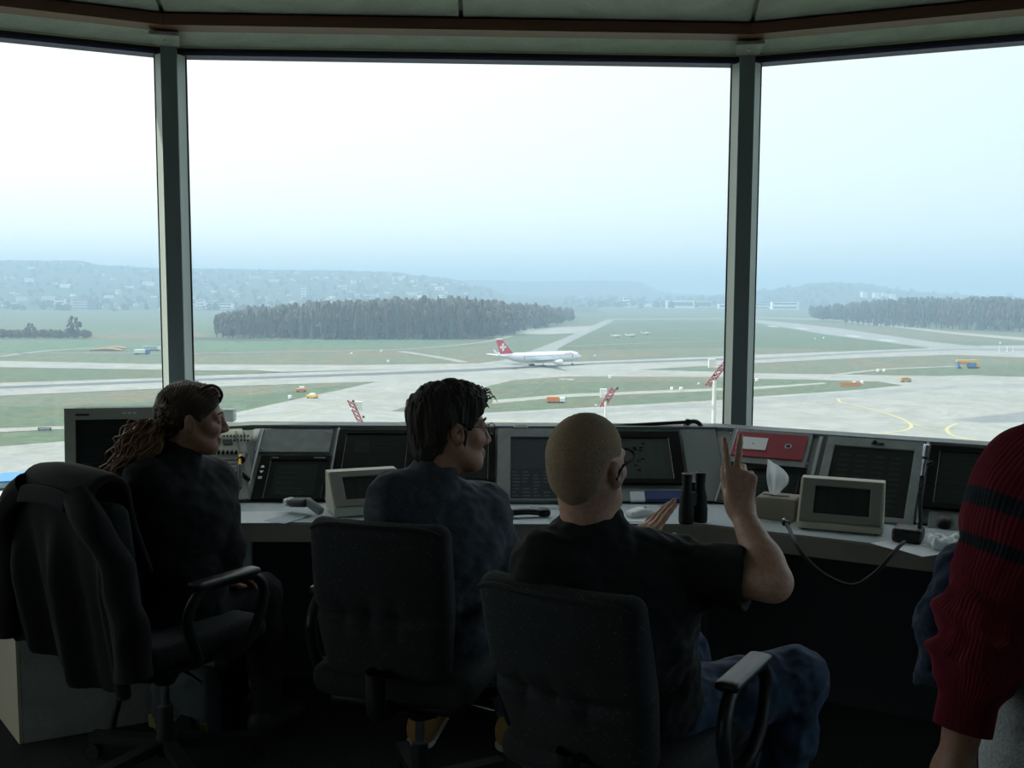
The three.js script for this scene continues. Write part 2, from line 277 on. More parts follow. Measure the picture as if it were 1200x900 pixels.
// the wood beyond the field: edge trees one by one, the mass behind as one
const woodEdge = [[252, 396, 372], [275, 397, 366], [300, 397, 362], [340, 397, 358], [380, 398, 354], [420, 398, 352], [470, 398, 351], [520, 398, 350], [560, 397.5, 351], [590, 394, 354], [612, 388, 356], [640, 384, 358], [668, 378, 360]];
const woodAt = px => { for (let i = 1; i < woodEdge.length; i++) if (px <= woodEdge[i][0]) { const a = woodEdge[i - 1], b = woodEdge[i], t = (px - a[0]) / (b[0] - a[0]); return [lerp(a[1], b[1], t), lerp(a[2], b[2], t)]; } return [378, 360]; };
for (let i = 0; i < 66; i++) {
  if (i > 48 && i % 2) continue;
  const px = 254 + (i + 0.3 * rnd()) * 6.2, [yb, yt] = woodAt(px), p = gp(px, yb - (i % 2) * 0.9), d = -p.z, h = atD(px, yt + rnd() * 10 - 3, d).y - GY, k = px > 560 ? (rnd() < 0.3 ? 3 : 2) : rnd() < 0.16 ? 3 : Math.floor(rnd() * 3);
  tree('woodland_tree', ['bare dark tree', 'bare brown tree', 'broad grey tree', 'dark evergreen'][k] + ' at the edge of the wood beyond the green field', p, h, Math.min(h * (0.27 + 0.03 * rnd()), px > 560 ? 6.5 : 8), k, [0, 1, 3, 2][k], 'trees along the edge of the wood');
}
function woods(name, label, list, mat) {
  const m = new THREE.InstancedMesh(crowns[list.kind ?? 0], mat, list.length), o = new THREE.Object3D();
  list.forEach((e, i) => { o.position.copy(e.p); o.rotation.y = e.a; o.scale.set(e.w, e.h, e.w); o.updateMatrix(); m.setMatrixAt(i, o.matrix); });
  m.name = name; m.userData = { kind: 'stuff', label, category: 'wood' }; shade(m); scene.add(m);
}
{ const L = [[], []];
  for (let i = 0; i < 900; i++) { const px = 258 + rnd() * 412, [yb, yt] = woodAt(px), p = gp(px, yb), d = -p.z, dd = 12 + rnd() * 330, h = (atD(px, yt + 3, d).y - GY) * (0.78 + 0.32 * rnd() * rnd() + 0.08 * rnd()); const q = p.clone().multiplyScalar((d + dd) / d); q.y = GY; const sp = i % 4 === 0; L[sp ? 1 : 0].push({ p: q, a: rnd() * 6, h, w: h * (sp ? 0.42 + 0.15 * rnd() : 0.62 + 0.25 * rnd()) }); }
  L[1].kind = 3; woods('wood_mass', 'bare brown trees deep in the wood beyond the field', L[0], treeMats[1]); woods('wood_mass_001', 'dark evergreens deep in the wood beyond the field', L[1], treeMats[2]); }
// wood on the right
for (let i = 0; i < 44; i++) {
  const px = 990 + (i + 0.3 * rnd()) * 7, p = gp(px, lerp(381, 389.5, clamp((px - 990) / 210, 0, 1.4)) - (i % 2) * 0.6), d = -p.z, h = (atD(px, lerp(360, 353, clamp((px - 990) / 100, 0, 1)) + rnd() * 4, d).y - GY), k = rnd() < 0.35 ? 3 : Math.floor(rnd() * 3);
  tree('woodland_tree', ['bare dark tree', 'bare brown tree', 'broad grey tree', 'dark evergreen'][k] + ' at the edge of the wood beyond the far runway', p, h, h * (0.36 + 0.04 * rnd()), k, [0, 1, 3, 2][k], 'trees along the wood beyond the far runway');
}
{ const L = []; for (let i = 0; i < 600; i++) { const px = 950 + rnd() * 400, p = gp(px, lerp(377, 388, clamp((px - 950) / 250, 0, 1.3))), d = -p.z, h = (atD(px, lerp(363, 353, clamp((px - 950) / 110, 0, 1)), d).y - GY) * (0.8 + 0.35 * rnd()), q = p.clone().multiplyScalar((d + 15 + rnd() * 420) / d); q.y = GY; L.push({ p: q, a: rnd() * 6, h, w: h * 0.6 }); }
  woods('wood_mass_002', 'dark wood behind the far runway', L, treeMats[0]); }
{ const L = []; for (let i = 0; i < 420; i++) { const px = -40 + rnd() * 620, d = 2150 + rnd() * 1900, X = (px - 600) / F * d; L.push({ p: V(X, hillHeight(ridgeL, X, d, 2300, 4600) - 1, -d), a: rnd() * 6, h: 9 + rnd() * 12, w: 12 + rnd() * 12 }); }
  woods('garden_trees', 'hazy trees among the houses of the town', L, treeMats[1]); }
{ const L = []; for (let i = 0; i < 300; i++) { const px = 660 + rnd() * 560, d = 2900 + rnd() * 1500, X = (px - 600) / F * d; L.push({ p: V(X, Math.max(GY, hillHeight(ridgeR, X, d, 3000, 4800)) - 1, -d), a: rnd() * 6, h: 10 + rnd() * 14, w: 16 + rnd() * 18 }); }
  woods('garden_trees_001', 'hazy trees on the plain below the far hill', L, treeMats[0]); }
for (let i = 0; i < 11; i++) { const px = 2 + i * 9.6 + rnd() * 2, p = gp(px, 397), h = atD(px, 384 + rnd() * 4, -p.z).y - GY; tree('hedge_tree', 'bare brown tree in the row beside the ploughed field', p, h, h * 0.75, i % 3, 1, 'row of bare trees by the fields'); }
{ const L = []; for (let i = 0; i < 130; i++) { const px = -30 + rnd() * 135, p = gp(px, 396.4 - rnd() * 3.2), h = (atD(px, 386, -p.z).y - GY) * (0.55 + 0.5 * rnd()); L.push({ p, a: rnd() * 6, h, w: h * 1.5 }); } woods('hedge_mass', 'bare brown scrub behind the row of trees by the fields', L, treeMats[3]); }
for (const [px, yt] of [[87, 371], [36, 379]]) { const p = gp(px, 396.5), h = atD(px, yt, -p.z).y - GY; tree('field_tree', px > 50 ? 'taller lone tree rising from the row by the fields' : 'rounded tree rising over the row by the fields', p, h, h * 0.8, 0, 1); }

// ------------------------------------------------------------------ the town: houses with walls, roof and window bands
const hWall = ['#ebe8e0', '#dcd6ca', '#f4f3ef', '#cfc7ba'].map(c => std(c, 0.9)), hRoof = ['#8a6f66', '#6e6a6a', '#7c625a'].map(c => std(c, 0.9)), hGlass = std('#5b6a78', 0.4), hWhite = std('#f2f2ef', 0.8);
const gable = (() => { const g = extrude([[-0.55, 0], [0.55, 0], [0, 0.45]], 1.08); return boxUV(g); })();
const unit = T(new THREE.BoxGeometry(1, 1, 1), 0, 0.5, 0);
function house(label, p, w, h, dep, roofed, wall, roof, turn, group, name = 'house', windows = 0) {
  const t = thing(name, label, name === 'house' ? 'house' : 'building', p, group, turn);
  const b = part('wall', unit, wall, t); b.scale.set(w, h, dep);
  if (roofed) { const r = part('roof', gable, roof, t); r.scale.set(w, Math.min(w, 9) * 0.7, dep); r.position.y = h; } else { const r = part('roof', unit, roof, t); r.scale.set(w * 1.03, 0.6, dep * 1.03); r.position.y = h; }
  for (let k = 0; k < windows; k++) { const f = part('window', unit, hGlass, t); f.scale.set(w * 0.86, h / windows * 0.42, 0.3); f.position.set(0, h * (k + 0.35) / windows, dep / 2); }
  return t;
}
const plots = [], freePlot = (make, gap) => { for (let k = 0; ; k++) { const q = make(); if (k > 60 || plots.every(o => Math.hypot(o[0] - q[0], o[1] - q[1]) > gap)) { plots.push(q); return q; } } };
for (const [px, d] of [[356, 2900], [404, 3100], [72, 2350], [100, 2400], [110, 2330], [258, 2450], [236, 2480], [430, 3000]]) plots.push([(px - 600) / F * d, d]);
for (let i = 0; i < 150; i++) {
  const [X0, d, px] = freePlot(() => { const px = -8 + rnd() * 560, d = 2350 + Math.pow(rnd(), 1.3) * 1750; return [(px - 600) / F * d, d, px]; }, 46), X = (px - 600) / F * d, y = hillHeight(ridgeL, X, d, 2300, 4600), big = rnd() < 0.22;
  house(`${big ? 'long' : 'small'} ${['ivory', 'buff', 'white', 'tan'][i % 4]} house with ${['red brown', 'grey', 'rust brown'][i % 3]} ${big ? 'flat' : 'gabled'} roof in the hazy town`, V(X, y - 1, -d), big ? 22 + rnd() * 16 : 10 + rnd() * 6, big ? 10 + rnd() * 5 : 6 + rnd() * 3, 10 + rnd() * 4, !big, hWall[i % 4], hRoof[i % 3], (rnd() - 0.5) * 1.4, 'houses of the town on the slope');
}
const hillAt = (px, d) => { const X = (px - 600) / F * d; return V(X, Math.max(GY, hillHeight(ridgeL, X, d, 2300, 4600)) - 1, -d); };
const block = (label, px, d, w, h, dep, wall, n) => house(label, hillAt(px, d), w, h, dep, false, wall, hRoof[1], 0.1, undefined, 'apartment_block', n);
block('tall white tower block rising above the town', 356, 2900, 13, 38, 14, hWhite, 5);
block('white tower block with an orange top in the town', 404, 3100, 13, 32, 14, hWhite, 4);
block('white office building with dark window bands before the town', 72, 2350, 24, 27, 16, hWhite, 4);
block('grey office block with bright roof edge before the town', 100, 2400, 56, 24, 18, hWall[1], 4);
block('dark glazed block beside the grey office block', 110, 2330, 20, 25, 16, std('#76808a', 0.5), 4);
block('low white hall with flat roof left of the wood', 258, 2450, 66, 15, 22, hWhite, 2);
block('white stepped house beside the low hall', 236, 2480, 20, 22, 16, hWhite, 3);
block('long pale block among trees above the wood', 430, 3000, 70, 12, 16, hWall[0], 2);
const flatBlock = (label, px, py, d, w, h, wall, n) => { const X = (px - 600) / F * d; house(label, V(X, GY - 1, -d), w, h, 22, false, wall, hRoof[1], 0, undefined, 'hangar', n); };
flatBlock('long white hangar on the plain beyond the runways', 796, 358, 3000, 84, 26, hWhite, 1);
flatBlock('cream coloured hall beside the white hangar', 824, 357, 3060, 46, 25, std('#d8c79a', 0.8), 1);
flatBlock('pale low store at the end of the hangar row', 849, 360, 3000, 44, 16, hWall[0], 1);
flatBlock('small twin tower house on the plain', 733, 352, 3300, 20, 34, hWhite, 3);
flatBlock('long white terminal shed below the far hill', 918, 357, 2900, 78, 23, hWhite, 2);
flatBlock('pale grey depot beside the terminal shed', 890, 360, 2950, 44, 18, hWall[1], 2);
for (let i = 0; i < 26; i++) { const [X, d] = freePlot(() => { const px = 610 + rnd() * 330, d = 3080 + rnd() * 900; return [(px - 600) / F * d, d]; }, 64); house(`low ${['ivory', 'buff', 'white', 'tan'][i % 4]} shed on the hazy plain beyond the runways`, V(X, GY - 1, -d), 20 + rnd() * 40, 7 + rnd() * 6, 16, false, hWall[i % 4], hRoof[1], 0, 'sheds on the far plain', 'shed'); }
for (const px of [1010, 1024, 1034, 1043]) { const d = 3700, X = (px - 600) / F * d, p = V(X, hillHeight(ridgeR, X, d, 3000, 4800) - 1, -d); house('pale house on the rise above the dark wood', p, 22, 24, 14, true, hWhite, hRoof[1], 0.4, 'houses above the dark wood', 'house'); }
// ================================================================== the cab of the tower
const steel = noiseTex(256, (u, v, N) => 0.86 + 0.1 * (N(9) - 0.5) + 0.08 * (N(60, 3) - 0.5));
const carpetTex = noiseTex(256, (u, v, N) => 0.6 + 0.5 * (N(90) - 0.5) + 0.3 * (N(160, 3) - 0.5));
Object.assign(M, {
  frame: std('#7f8a8c', 0.45, { metalness: 0.2 }), frameLight: std('#dfe4dc', 0.5, { metalness: 0.1 }), gasket: std('#15171a', 0.7), header: new THREE.MeshStandardMaterial({ color: col('#b6bcba'), roughness: 0.5, map: rep(steel, 0.7) }),
  violet: std('#3c3a6e', 0.5), cream: std('#b9b79a', 0.6),
  ceiling: new THREE.MeshStandardMaterial({ color: col('#a9aea9'), roughness: 0.7, map: rep(steel, 0.4) }), rail: std('#6d4436', 0.5), wall: std('#8a8b84', 0.8), carpet: new THREE.MeshStandardMaterial({ color: col('#3c3d3f'), roughness: 1, map: rep(carpetTex, 1.5) }),
  slab: std('#8d8d88', 0.9),
  glass: new THREE.MeshPhysicalMaterial({ color: col('#f4faf7'), roughness: 0, transmission: 1, thickness: 0, ior: 1.5, specularIntensity: 0.6 }),
});
const HEAD = 2.635, SILL = 0.74, CEIL = 2.732;
// plan corners of the window ring, [x, z], left pillar and right pillar of the middle bay first
const C1 = atD(204.5, 260, 4.58), C2 = atD(870, 260, 4.70);
const ring = { 0: [C1.x, C1.z], 1: [C2.x, C2.z] };
{ let a = 26, p = ring[0]; for (let k = 1; k <= 4; k++) { p = [p[0] - 2.75 * Math.cos(rad(a)), p[1] + 2.75 * Math.sin(rad(a))]; ring[-k] = p; a += 25; }
  a = 22.5; p = ring[1]; for (let k = 1; k <= 4; k++) { p = [p[0] + 2.75 * Math.cos(rad(a)), p[1] + 2.75 * Math.sin(rad(a))]; ring[1 + k] = p; a += 25; } }
const BACK = 3.6, ringIds = [-4, -3, -2, -1, 0, 1, 2, 3, 4, 5];
const outline = [...ringIds.map(k => ring[k]), [ring[5][0], BACK], [ring[-4][0], BACK]];
const grown = (k, o) => { // corner k pushed outward (negative: inward) by o metres
  const p = ring[k], a = ring[k - 1] ?? [p[0], p[1] + 1], b = ring[k + 1] ?? [p[0], p[1] + 1];
  const n = (s, e) => { const l = Math.hypot(e[0] - s[0], e[1] - s[1]); return [(e[1] - s[1]) / l, -(e[0] - s[0]) / l]; };
  const n1 = n(a, p), n2_ = n(p, b), m = [n1[0] + n2_[0], n1[1] + n2_[1]], c = o * 2 / (m[0] * m[0] + m[1] * m[1]); return [p[0] + m[0] * c, p[1] + m[1] * c];
};
const ringPoly = (o, back) => [...ringIds.map(k => grown(k, o)), [ring[5][0] + o, back], [ring[-4][0] - o, back]];
struct('floor', prism(ringPoly(0.5, BACK + 0.2), -0.35, 0), M.carpet, 'dark carpeted floor');
{ // ceiling: slab with steel panels below it
  const c = struct('ceiling', prism(ringPoly(0.1, BACK + 0.2), CEIL + 0.02, CEIL + 0.3), M.ceiling, 'grey ceiling');
  const inner = -0.37;
  for (const k of ringIds.slice(0, -1)) {              // a panel row along each bay, each panel a plate
    const a = grown(k, inner), b = grown(k + 1, inner), a2 = grown(k, inner - 0.34), b2 = grown(k + 1, inner - 0.34), n = 2;
    for (let i = 0; i < n; i++) { const m = (s, e, t) => [lerp(s[0], e[0], t), lerp(s[1], e[1], t)], g = 0.004;
      part('ceiling_panel', prism([m(a, b, i / n + g), m(a, b, (i + 1) / n - g), m(a2, b2, (i + 1) / n - g), m(a2, b2, i / n + g)], CEIL, CEIL + 0.02), M.header, c); }
  }
}
struct('wall_back', box(ring[5][0] - ring[-4][0] + 0.4, CEIL + 0.35, 0.2, (ring[5][0] + ring[-4][0]) / 2, CEIL / 2, BACK + 0.1), M.wall);
struct('wall_left', box(0.2, CEIL + 0.35, BACK - ring[-4][1], ring[-4][0] - 0.1, CEIL / 2, (BACK + ring[-4][1]) / 2), M.wall);
struct('wall_right', box(0.2, CEIL + 0.35, BACK - ring[5][1], ring[5][0] + 0.1, CEIL / 2, (BACK + ring[5][1]) / 2), M.wall);
const alongBay = (k, o0, o1, y0, y1) => prism([grown(k, o0), grown(k + 1, o0), grown(k + 1, o1), grown(k, o1)], y0, y1);
let wn = 0;
for (const k of ringIds.slice(0, -1)) {
  struct(numbered('wall_parapet'), alongBay(k, 0.02, 0.3, -0.05, SILL), M.slab, 'low wall under the window');
  const w = structGroup('window_' + (++wn), 'tall tower window');
  part('window_head', alongBay(k, -0.03, 0.06, HEAD, HEAD + 0.012), M.violet, w);
  part('head_gasket', alongBay(k, -0.04, 0.05, HEAD + 0.012, HEAD + 0.028), M.gasket, w);
  part('head_bead', alongBay(k, -0.05, 0.05, HEAD + 0.028, HEAD + 0.034), M.cream, w);
  part('window_sill', alongBay(k, -0.06, 0.08, SILL - 0.03, SILL), M.frame, w);
  part('pane', alongBay(k, 0.02, 0.022, SILL, HEAD), M.glass, w);
  // header: a sloping steel fascia between the window and the blind rail
  const a = grown(k, -0.05), b = grown(k + 1, -0.05), a2 = grown(k, -0.25), b2 = grown(k + 1, -0.25);
  const q = [a, b, b2, a2], ys = [HEAD + 0.034, HEAD + 0.034, HEAD + 0.05, HEAD + 0.05], g = prism(q, 0, 1), p = g.attributes.position;
  for (let i = 0; i < p.count; i++) { let best = 0, bd = 9; q.forEach((c, j) => { const e = Math.hypot(c[0] - p.getX(i), c[1] - p.getZ(i)); if (e < bd) { bd = e; best = j; } }); p.setY(i, p.getY(i) < 0.5 ? ys[best] : CEIL + 0.02); }
  g.computeVertexNormals();
  struct(numbered('trim_header'), g, M.header, 'steel header above the window');
  struct(numbered('trim_rail'), alongBay(k, -0.36, -0.252, HEAD + 0.046, HEAD + 0.092), M.rail, 'brown rail below the ceiling');
}
// pillars between the bays
for (const k of ringIds) {
  const p = ring[k], o = grown(k, -1), d = V(o[0] - p[0], 0, o[1] - p[1]).normalize(), s = V(-d.z, 0, d.x);   // d points into the room, s to its left
  const at = (u, v) => [p[0] + d.x * u + s.x * v, p[1] + d.z * u + s.z * v], g = structGroup(numbered('trim_pillar'), 'grey steel window pillar');
  const poly = (pts, y0, y1) => prism(pts.map(([u, v]) => at(u, v)), y0, y1);
  part('post', poly([[-0.03, -0.034], [0.1, -0.034], [0.1, 0.034], [-0.03, 0.034]], SILL - 0.05, CEIL), M.frame, g);
  for (const e of [-1, 1]) {
    part('glazing_bead', poly([[-0.01, e * 0.034], [0.06, e * 0.034], [0.02, e * 0.064], [-0.03, e * 0.064]], SILL - 0.05, HEAD), M.frameLight, g);
    part('gasket', poly([[-0.02, e * 0.064], [0.02, e * 0.064], [0.018, e * 0.07], [-0.02, e * 0.07]], SILL - 0.05, HEAD), M.gasket, g);
  }
  part('corner_plate', poly([[0.1, -0.05], [0.3, -0.06], [0.3, 0.06], [0.1, 0.05]], HEAD + 0.022, HEAD + 0.036), M.header, g);
  part('bolt', T(cyl(0.008, 0.008, 0.012, 0, 0, 0, 10), ...[at(0.22, 0)[0], HEAD + 0.018, at(0.22, 0)[1]]), M.frameLight, g);
}
// tower shaft below the cab
struct('tower_shaft', prism(ringPoly(-1.2, BACK - 1), GY, -0.36), M.slab, 'tower shaft below the cab');
// ================================================================== consoles
Object.assign(M, {
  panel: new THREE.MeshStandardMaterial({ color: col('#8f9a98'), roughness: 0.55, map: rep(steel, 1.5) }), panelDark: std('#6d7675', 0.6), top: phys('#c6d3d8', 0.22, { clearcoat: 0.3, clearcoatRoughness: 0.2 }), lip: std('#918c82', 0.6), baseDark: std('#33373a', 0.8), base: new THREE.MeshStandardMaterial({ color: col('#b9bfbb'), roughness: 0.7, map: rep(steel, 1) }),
  black: std('#111314', 0.45), blackGloss: std('#0b0c0d', 0.18), rubberBlack: std('#141415', 0.7), chrome: std('#c9cdd0', 0.2, { metalness: 1 }), alu: std('#a9b0b2', 0.35, { metalness: 0.6 }), beige: std('#b9b8a6', 0.6), beigeDark: std('#6f6f66', 0.6), red: std('#8e1f2c', 0.5), white: std('#dfe3e3', 0.6), grey: std('#7c8582', 0.6), paper: std('#d6dde0', 0.8), blue: std('#1f6fb8', 0.5), navy: std('#1c3a70', 0.6), gold: std('#d8b13a', 0.3, { metalness: 0.7 }),
});
const section = (x, z, deg, side, L, k0, k1) => {
  const a = rad(deg), u = V(side * Math.cos(a), 0, Math.sin(a)), b = V(side * Math.sin(a), 0, -Math.cos(a)), s = { u, b, L, k0, k1, side };
  if (side < 0) b.set(-Math.sin(a), 0, -Math.cos(a));
  s.pos = (t, d, y) => V(x, y, z).addScaledVector(u, t).addScaledVector(b, d);
  const ex = u.clone().multiplyScalar(side), ey = b.clone().multiplyScalar(0.33).add(V(0, 0.265, 0)).normalize(), ez = ex.clone().cross(ey);
  s.p0 = s.pos(0, 0.38, 0.725); s.n = ez; s.frame = new THREE.Matrix4().makeBasis(ex, ey, ez).setPosition(s.p0); s.inv = s.frame.clone().invert();
  s.px = (X, Y) => onPlane(X, Y, s.p0, ez).applyMatrix4(s.inv);
  s.rect = (x0, y0, x1, y1) => { const c = [[x0, y0], [x1, y0], [x1, y1], [x0, y1]].map(q => s.px(...q)), m = (i, j, k) => (c[i][k] + c[j][k]) / 2; const l = m(0, 3, 'x'), r = m(1, 2, 'x'), t = m(0, 1, 'y'), o = m(2, 3, 'y'); return { x: (l + r) / 2, y: (t + o) / 2, w: r - l, h: t - o }; };
  s.geo = pts => { const g = new THREE.ExtrudeGeometry(new THREE.Shape(pts.map(q => new THREE.Vector2(q[0], q[1]))), { depth: 1, bevelEnabled: false }), p = g.attributes.position;
    for (let i = 0; i < p.count; i++) { const d = p.getX(i), y = p.getY(i), t = lerp(k0 * d, L + k1 * d, p.getZ(i)), q = s.pos(t, d, y); p.setXYZ(i, q.x, q.y, q.z); }
    if (side > 0) for (let i = 0; i < p.count; i += 3) { const q = [p.getX(i), p.getY(i), p.getZ(i)]; p.setXYZ(i, p.getX(i + 1), p.getY(i + 1), p.getZ(i + 1)); p.setXYZ(i + 1, ...q); }
    g.computeVertexNormals(); return boxUV(g); };
  return s;
};
const t13 = Math.tan(rad(13)), t14 = Math.tan(rad(14));
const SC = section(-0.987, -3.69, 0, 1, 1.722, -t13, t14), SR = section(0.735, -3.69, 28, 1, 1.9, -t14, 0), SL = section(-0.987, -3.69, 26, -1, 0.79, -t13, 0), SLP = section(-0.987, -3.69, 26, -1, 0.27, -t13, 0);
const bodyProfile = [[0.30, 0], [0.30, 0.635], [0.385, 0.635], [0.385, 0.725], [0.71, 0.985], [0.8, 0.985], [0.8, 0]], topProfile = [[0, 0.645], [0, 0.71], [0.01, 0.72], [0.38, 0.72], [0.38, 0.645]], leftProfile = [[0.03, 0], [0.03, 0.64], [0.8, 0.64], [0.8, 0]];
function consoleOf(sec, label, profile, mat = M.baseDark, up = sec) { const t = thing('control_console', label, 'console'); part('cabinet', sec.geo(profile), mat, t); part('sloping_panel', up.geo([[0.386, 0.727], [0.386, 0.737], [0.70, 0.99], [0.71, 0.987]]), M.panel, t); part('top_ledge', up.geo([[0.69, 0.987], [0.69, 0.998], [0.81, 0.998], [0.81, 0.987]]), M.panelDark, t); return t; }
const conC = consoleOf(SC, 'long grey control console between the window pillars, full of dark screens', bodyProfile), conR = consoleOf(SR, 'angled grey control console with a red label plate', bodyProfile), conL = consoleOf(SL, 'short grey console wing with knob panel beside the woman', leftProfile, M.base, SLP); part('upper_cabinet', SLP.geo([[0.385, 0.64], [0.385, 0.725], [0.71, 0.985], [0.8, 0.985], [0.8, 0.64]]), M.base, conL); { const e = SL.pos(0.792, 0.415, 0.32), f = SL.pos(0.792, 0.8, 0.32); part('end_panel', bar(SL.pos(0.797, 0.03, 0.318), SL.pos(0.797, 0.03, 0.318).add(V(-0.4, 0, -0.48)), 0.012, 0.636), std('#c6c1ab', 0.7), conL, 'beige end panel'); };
const lipOf = (sec, label) => { const t = thing('worktop', label, 'worktop'); part('desk_board', sec.geo([[0.004, 0.695], [0.004, 0.72], [0.38, 0.72], [0.38, 0.695]]), M.top, t); part('edge_rail', sec.geo([[0, 0.645], [0, 0.712], [0.004, 0.7195], [0.004, 0.694], [0.03, 0.694], [0.03, 0.645]]), M.lip, t); return t; };
lipOf(SC, 'grey blue worktop running along the middle console'); lipOf(SR, 'grey blue worktop of the angled console with the red plate'); lipOf(SL, 'grey worktop of the short console wing beside the woman');
// ---- things set into the sloping panels
const ringShape = (w, h, b, r = 0.004) => { const s = new THREE.Shape(); s.moveTo(-w / 2, -h / 2); s.lineTo(w / 2, -h / 2); s.lineTo(w / 2, h / 2); s.lineTo(-w / 2, h / 2); s.closePath(); const o = new THREE.Path(); const [bl, bb, br, bt] = b; o.moveTo(-w / 2 + bl, -h / 2 + bb); o.lineTo(-w / 2 + bl, h / 2 - bt); o.lineTo(w / 2 - br, h / 2 - bt); o.lineTo(w / 2 - br, -h / 2 + bb); o.closePath(); s.holes.push(o); return s; };
const ringGeo = (w, h, b, depth) => new THREE.ExtrudeGeometry(ringShape(w - 0.004, h - 0.004, b), { depth: depth - 0.004, bevelEnabled: true, bevelSize: 0.002, bevelThickness: 0.002, bevelSegments: 1 }).translate(0, 0, 0.002);
const planeUV = (w, h) => new THREE.PlaneGeometry(w, h);
const onPanel = (sec, g, r, z = 0) => g.translate(r.x, r.y, 0.012 + z).applyMatrix4(sec.frame);
function screenTex(kind) {
  return canvasTex(256, 192, (c, w, h) => {
    const q = rng(kind.length * 13 + kind.charCodeAt(0)); c.fillStyle = { lcd: '#454e52', dark: '#1d2422', dots: '#3f4744', wide: '#1b211f', list: '#272c2a', strip: '#252a29' }[kind]; c.fillRect(0, 0, w, h);
    if (kind === 'lcd') { c.fillStyle = '#3a4347'; c.fillRect(0, 0, w, 10); c.fillStyle = '#3c4549'; c.fillRect(0, h * 0.52, w, h * 0.48); c.fillStyle = '#5d676b'; for (let y = 0; y < 8; y++) for (let x = 0; x < 6; x++) if (q() < 0.85) c.fillRect(10 + x * 40, h * 0.56 + y * 10, 14 + q() * 18, 4); }
    if (kind === 'dots') { c.strokeStyle = '#566059'; for (let x = 0; x < 6; x++) { c.beginPath(); c.moveTo(20 + x * 40, 10); c.lineTo(20 + x * 40, h - 10); c.stroke(); } c.fillStyle = '#151917'; for (const [x, y] of [[150, 28], [115, 48], [140, 48], [118, 56], [138, 60], [126, 108], [143, 100], [112, 128], [124, 150]]) { c.beginPath(); c.ellipse(x, y, 8, 4, 0, 0, 7); c.fill(); } }
    if (kind === 'dark') { c.fillStyle = '#26302d'; c.fillRect(30, 20, w - 70, h - 40); c.fillStyle = '#303b37'; for (let y = 0; y < 6; y++) c.fillRect(48, 34 + y * 26, 60 + q() * 90, 5); c.fillRect(50, 150, 26, 10); c.fillRect(150, 152, 22, 10); }
    if (kind === 'wide') { c.fillStyle = '#262e2b'; c.fillRect(40, 36, 60, 60); c.fillRect(110, 50, 110, 4); c.fillRect(110, 70, 90, 4); c.fillRect(60, 120, 150, 3); }
    if (kind === 'list') { c.fillStyle = '#343b38'; for (let y = 0; y < 10; y++) for (let x = 0; x < 4; x++) c.fillRect(24 + x * 54, 24 + y * 15, 34, 5); }
    if (kind === 'strip') { c.fillStyle = '#2f3634'; for (let y = 0; y < 5; y++) c.fillRect(14, 24 + y * 30, w - 28, 2); }
  });
}
const screenMats = {}; const screenMat = k => screenMats[k] ??= new THREE.MeshPhysicalMaterial({ map: screenTex(k), roughness: 0.22, specularIntensity: 0.5 });
function display(con, sec, px, kind, bez, bezMat, depth = 0.014, label) {
  const r = sec.rect(...px), b = bez.map(x => x * r.w), m = part('display', onPanel(sec, ringGeo(r.w, r.h, b, depth), r), bezMat, con, label);
  const w = r.w - b[0] - b[2], h = r.h - b[1] - b[3];
  part('screen', onPanel(sec, planeUV(w, h), { x: r.x + (b[0] - b[2]) / 2, y: r.y + (b[1] - b[3]) / 2 }, depth - 0.005), screenMat(kind), m, 'dark screen');
  return { m, r };
}
const plate = (con, sec, px, mat, t = 0.006, name = 'blank_panel', label) => { const r = sec.rect(...px); return part(name, onPanel(sec, rbox(r.w, r.h, t, Math.min(0.002, t / 3), 0, 0, t / 2), r), mat, con, label); };
const screw = (con, sec, X, Y, r = 0.004) => { const q = sec.px(X, Y); part('screw', onPanel(sec, cyl(r, r, 0.004, 0, 0, 0, 8).rotateX(Math.PI / 2), q, 0.007), M.alu, con); };
// middle console, from the woman's wing towards the red plate
plate(conC, SC, [302, 506, 389, 533], M.panel); screw(conC, SC, 308, 510); screw(conC, SC, 384, 510); screw(conC, SC, 308, 529); screw(conC, SC, 384, 529);
plate(conC, SC, [389.6, 505, 392, 590], M.alu, 0.012, 'trim_strip'); plate(conC, SC, [297.6, 506, 300, 590], M.alu, 0.012, 'trim_strip');
{ const { m, r } = display(conC, SC, [301, 538, 386, 590], 'dark', [0.15, 0.02, 0.05, 0.08], M.blackGloss, 0.014, 'touch screen with white arrow keys');
  const sym = (pts, dx, dy) => part('key_symbol', onPanel(SC, new THREE.ShapeGeometry(new THREE.Shape(pts.map(q => new THREE.Vector2(...q)))), { x: r.x - r.w * 0.44 + dx, y: r.y + dy }, 0.0146), M.white, m);
  sym([[-0.009, 0], [0.009, 0], [0.004, 0.013], [-0.004, 0.013]], 0, 0.05); sym([[-0.009, 0.012], [0.009, 0.012], [0.003, 0], [-0.003, 0]], 0, 0.022); sym([[-0.008, 0], [0.008, 0], [0.008, 0.014], [-0.008, 0.014]], 0, -0.012);
  part('maker_mark', onPanel(SC, planeUV(0.05, 0.005), { x: r.x + 0.1, y: r.y + r.h * 0.44 }, 0.0146), M.grey, m); part('maker_mark', onPanel(SC, planeUV(0.028, 0.005), { x: r.x - 0.09, y: r.y + r.h * 0.44 }, 0.0146), M.grey, m); }
display(conC, SC, [394, 508, 487, 560], 'wide', [0.1, 0.04, 0.1, 0.06], M.blackGloss, 0.014, 'wide black display');
plate(conC, SC, [394, 564, 487, 590], M.panel); plate(conC, SC, [489, 506, 491, 590], M.alu, 0.012, 'trim_strip');
display(conC, SC, [493, 509, 580, 570], 'strip', [0.08, 0.06, 0.08, 0.06], M.blackGloss, 0.014, 'black display behind the dark haired man'); plate(conC, SC, [493, 574, 580, 590], M.panel);
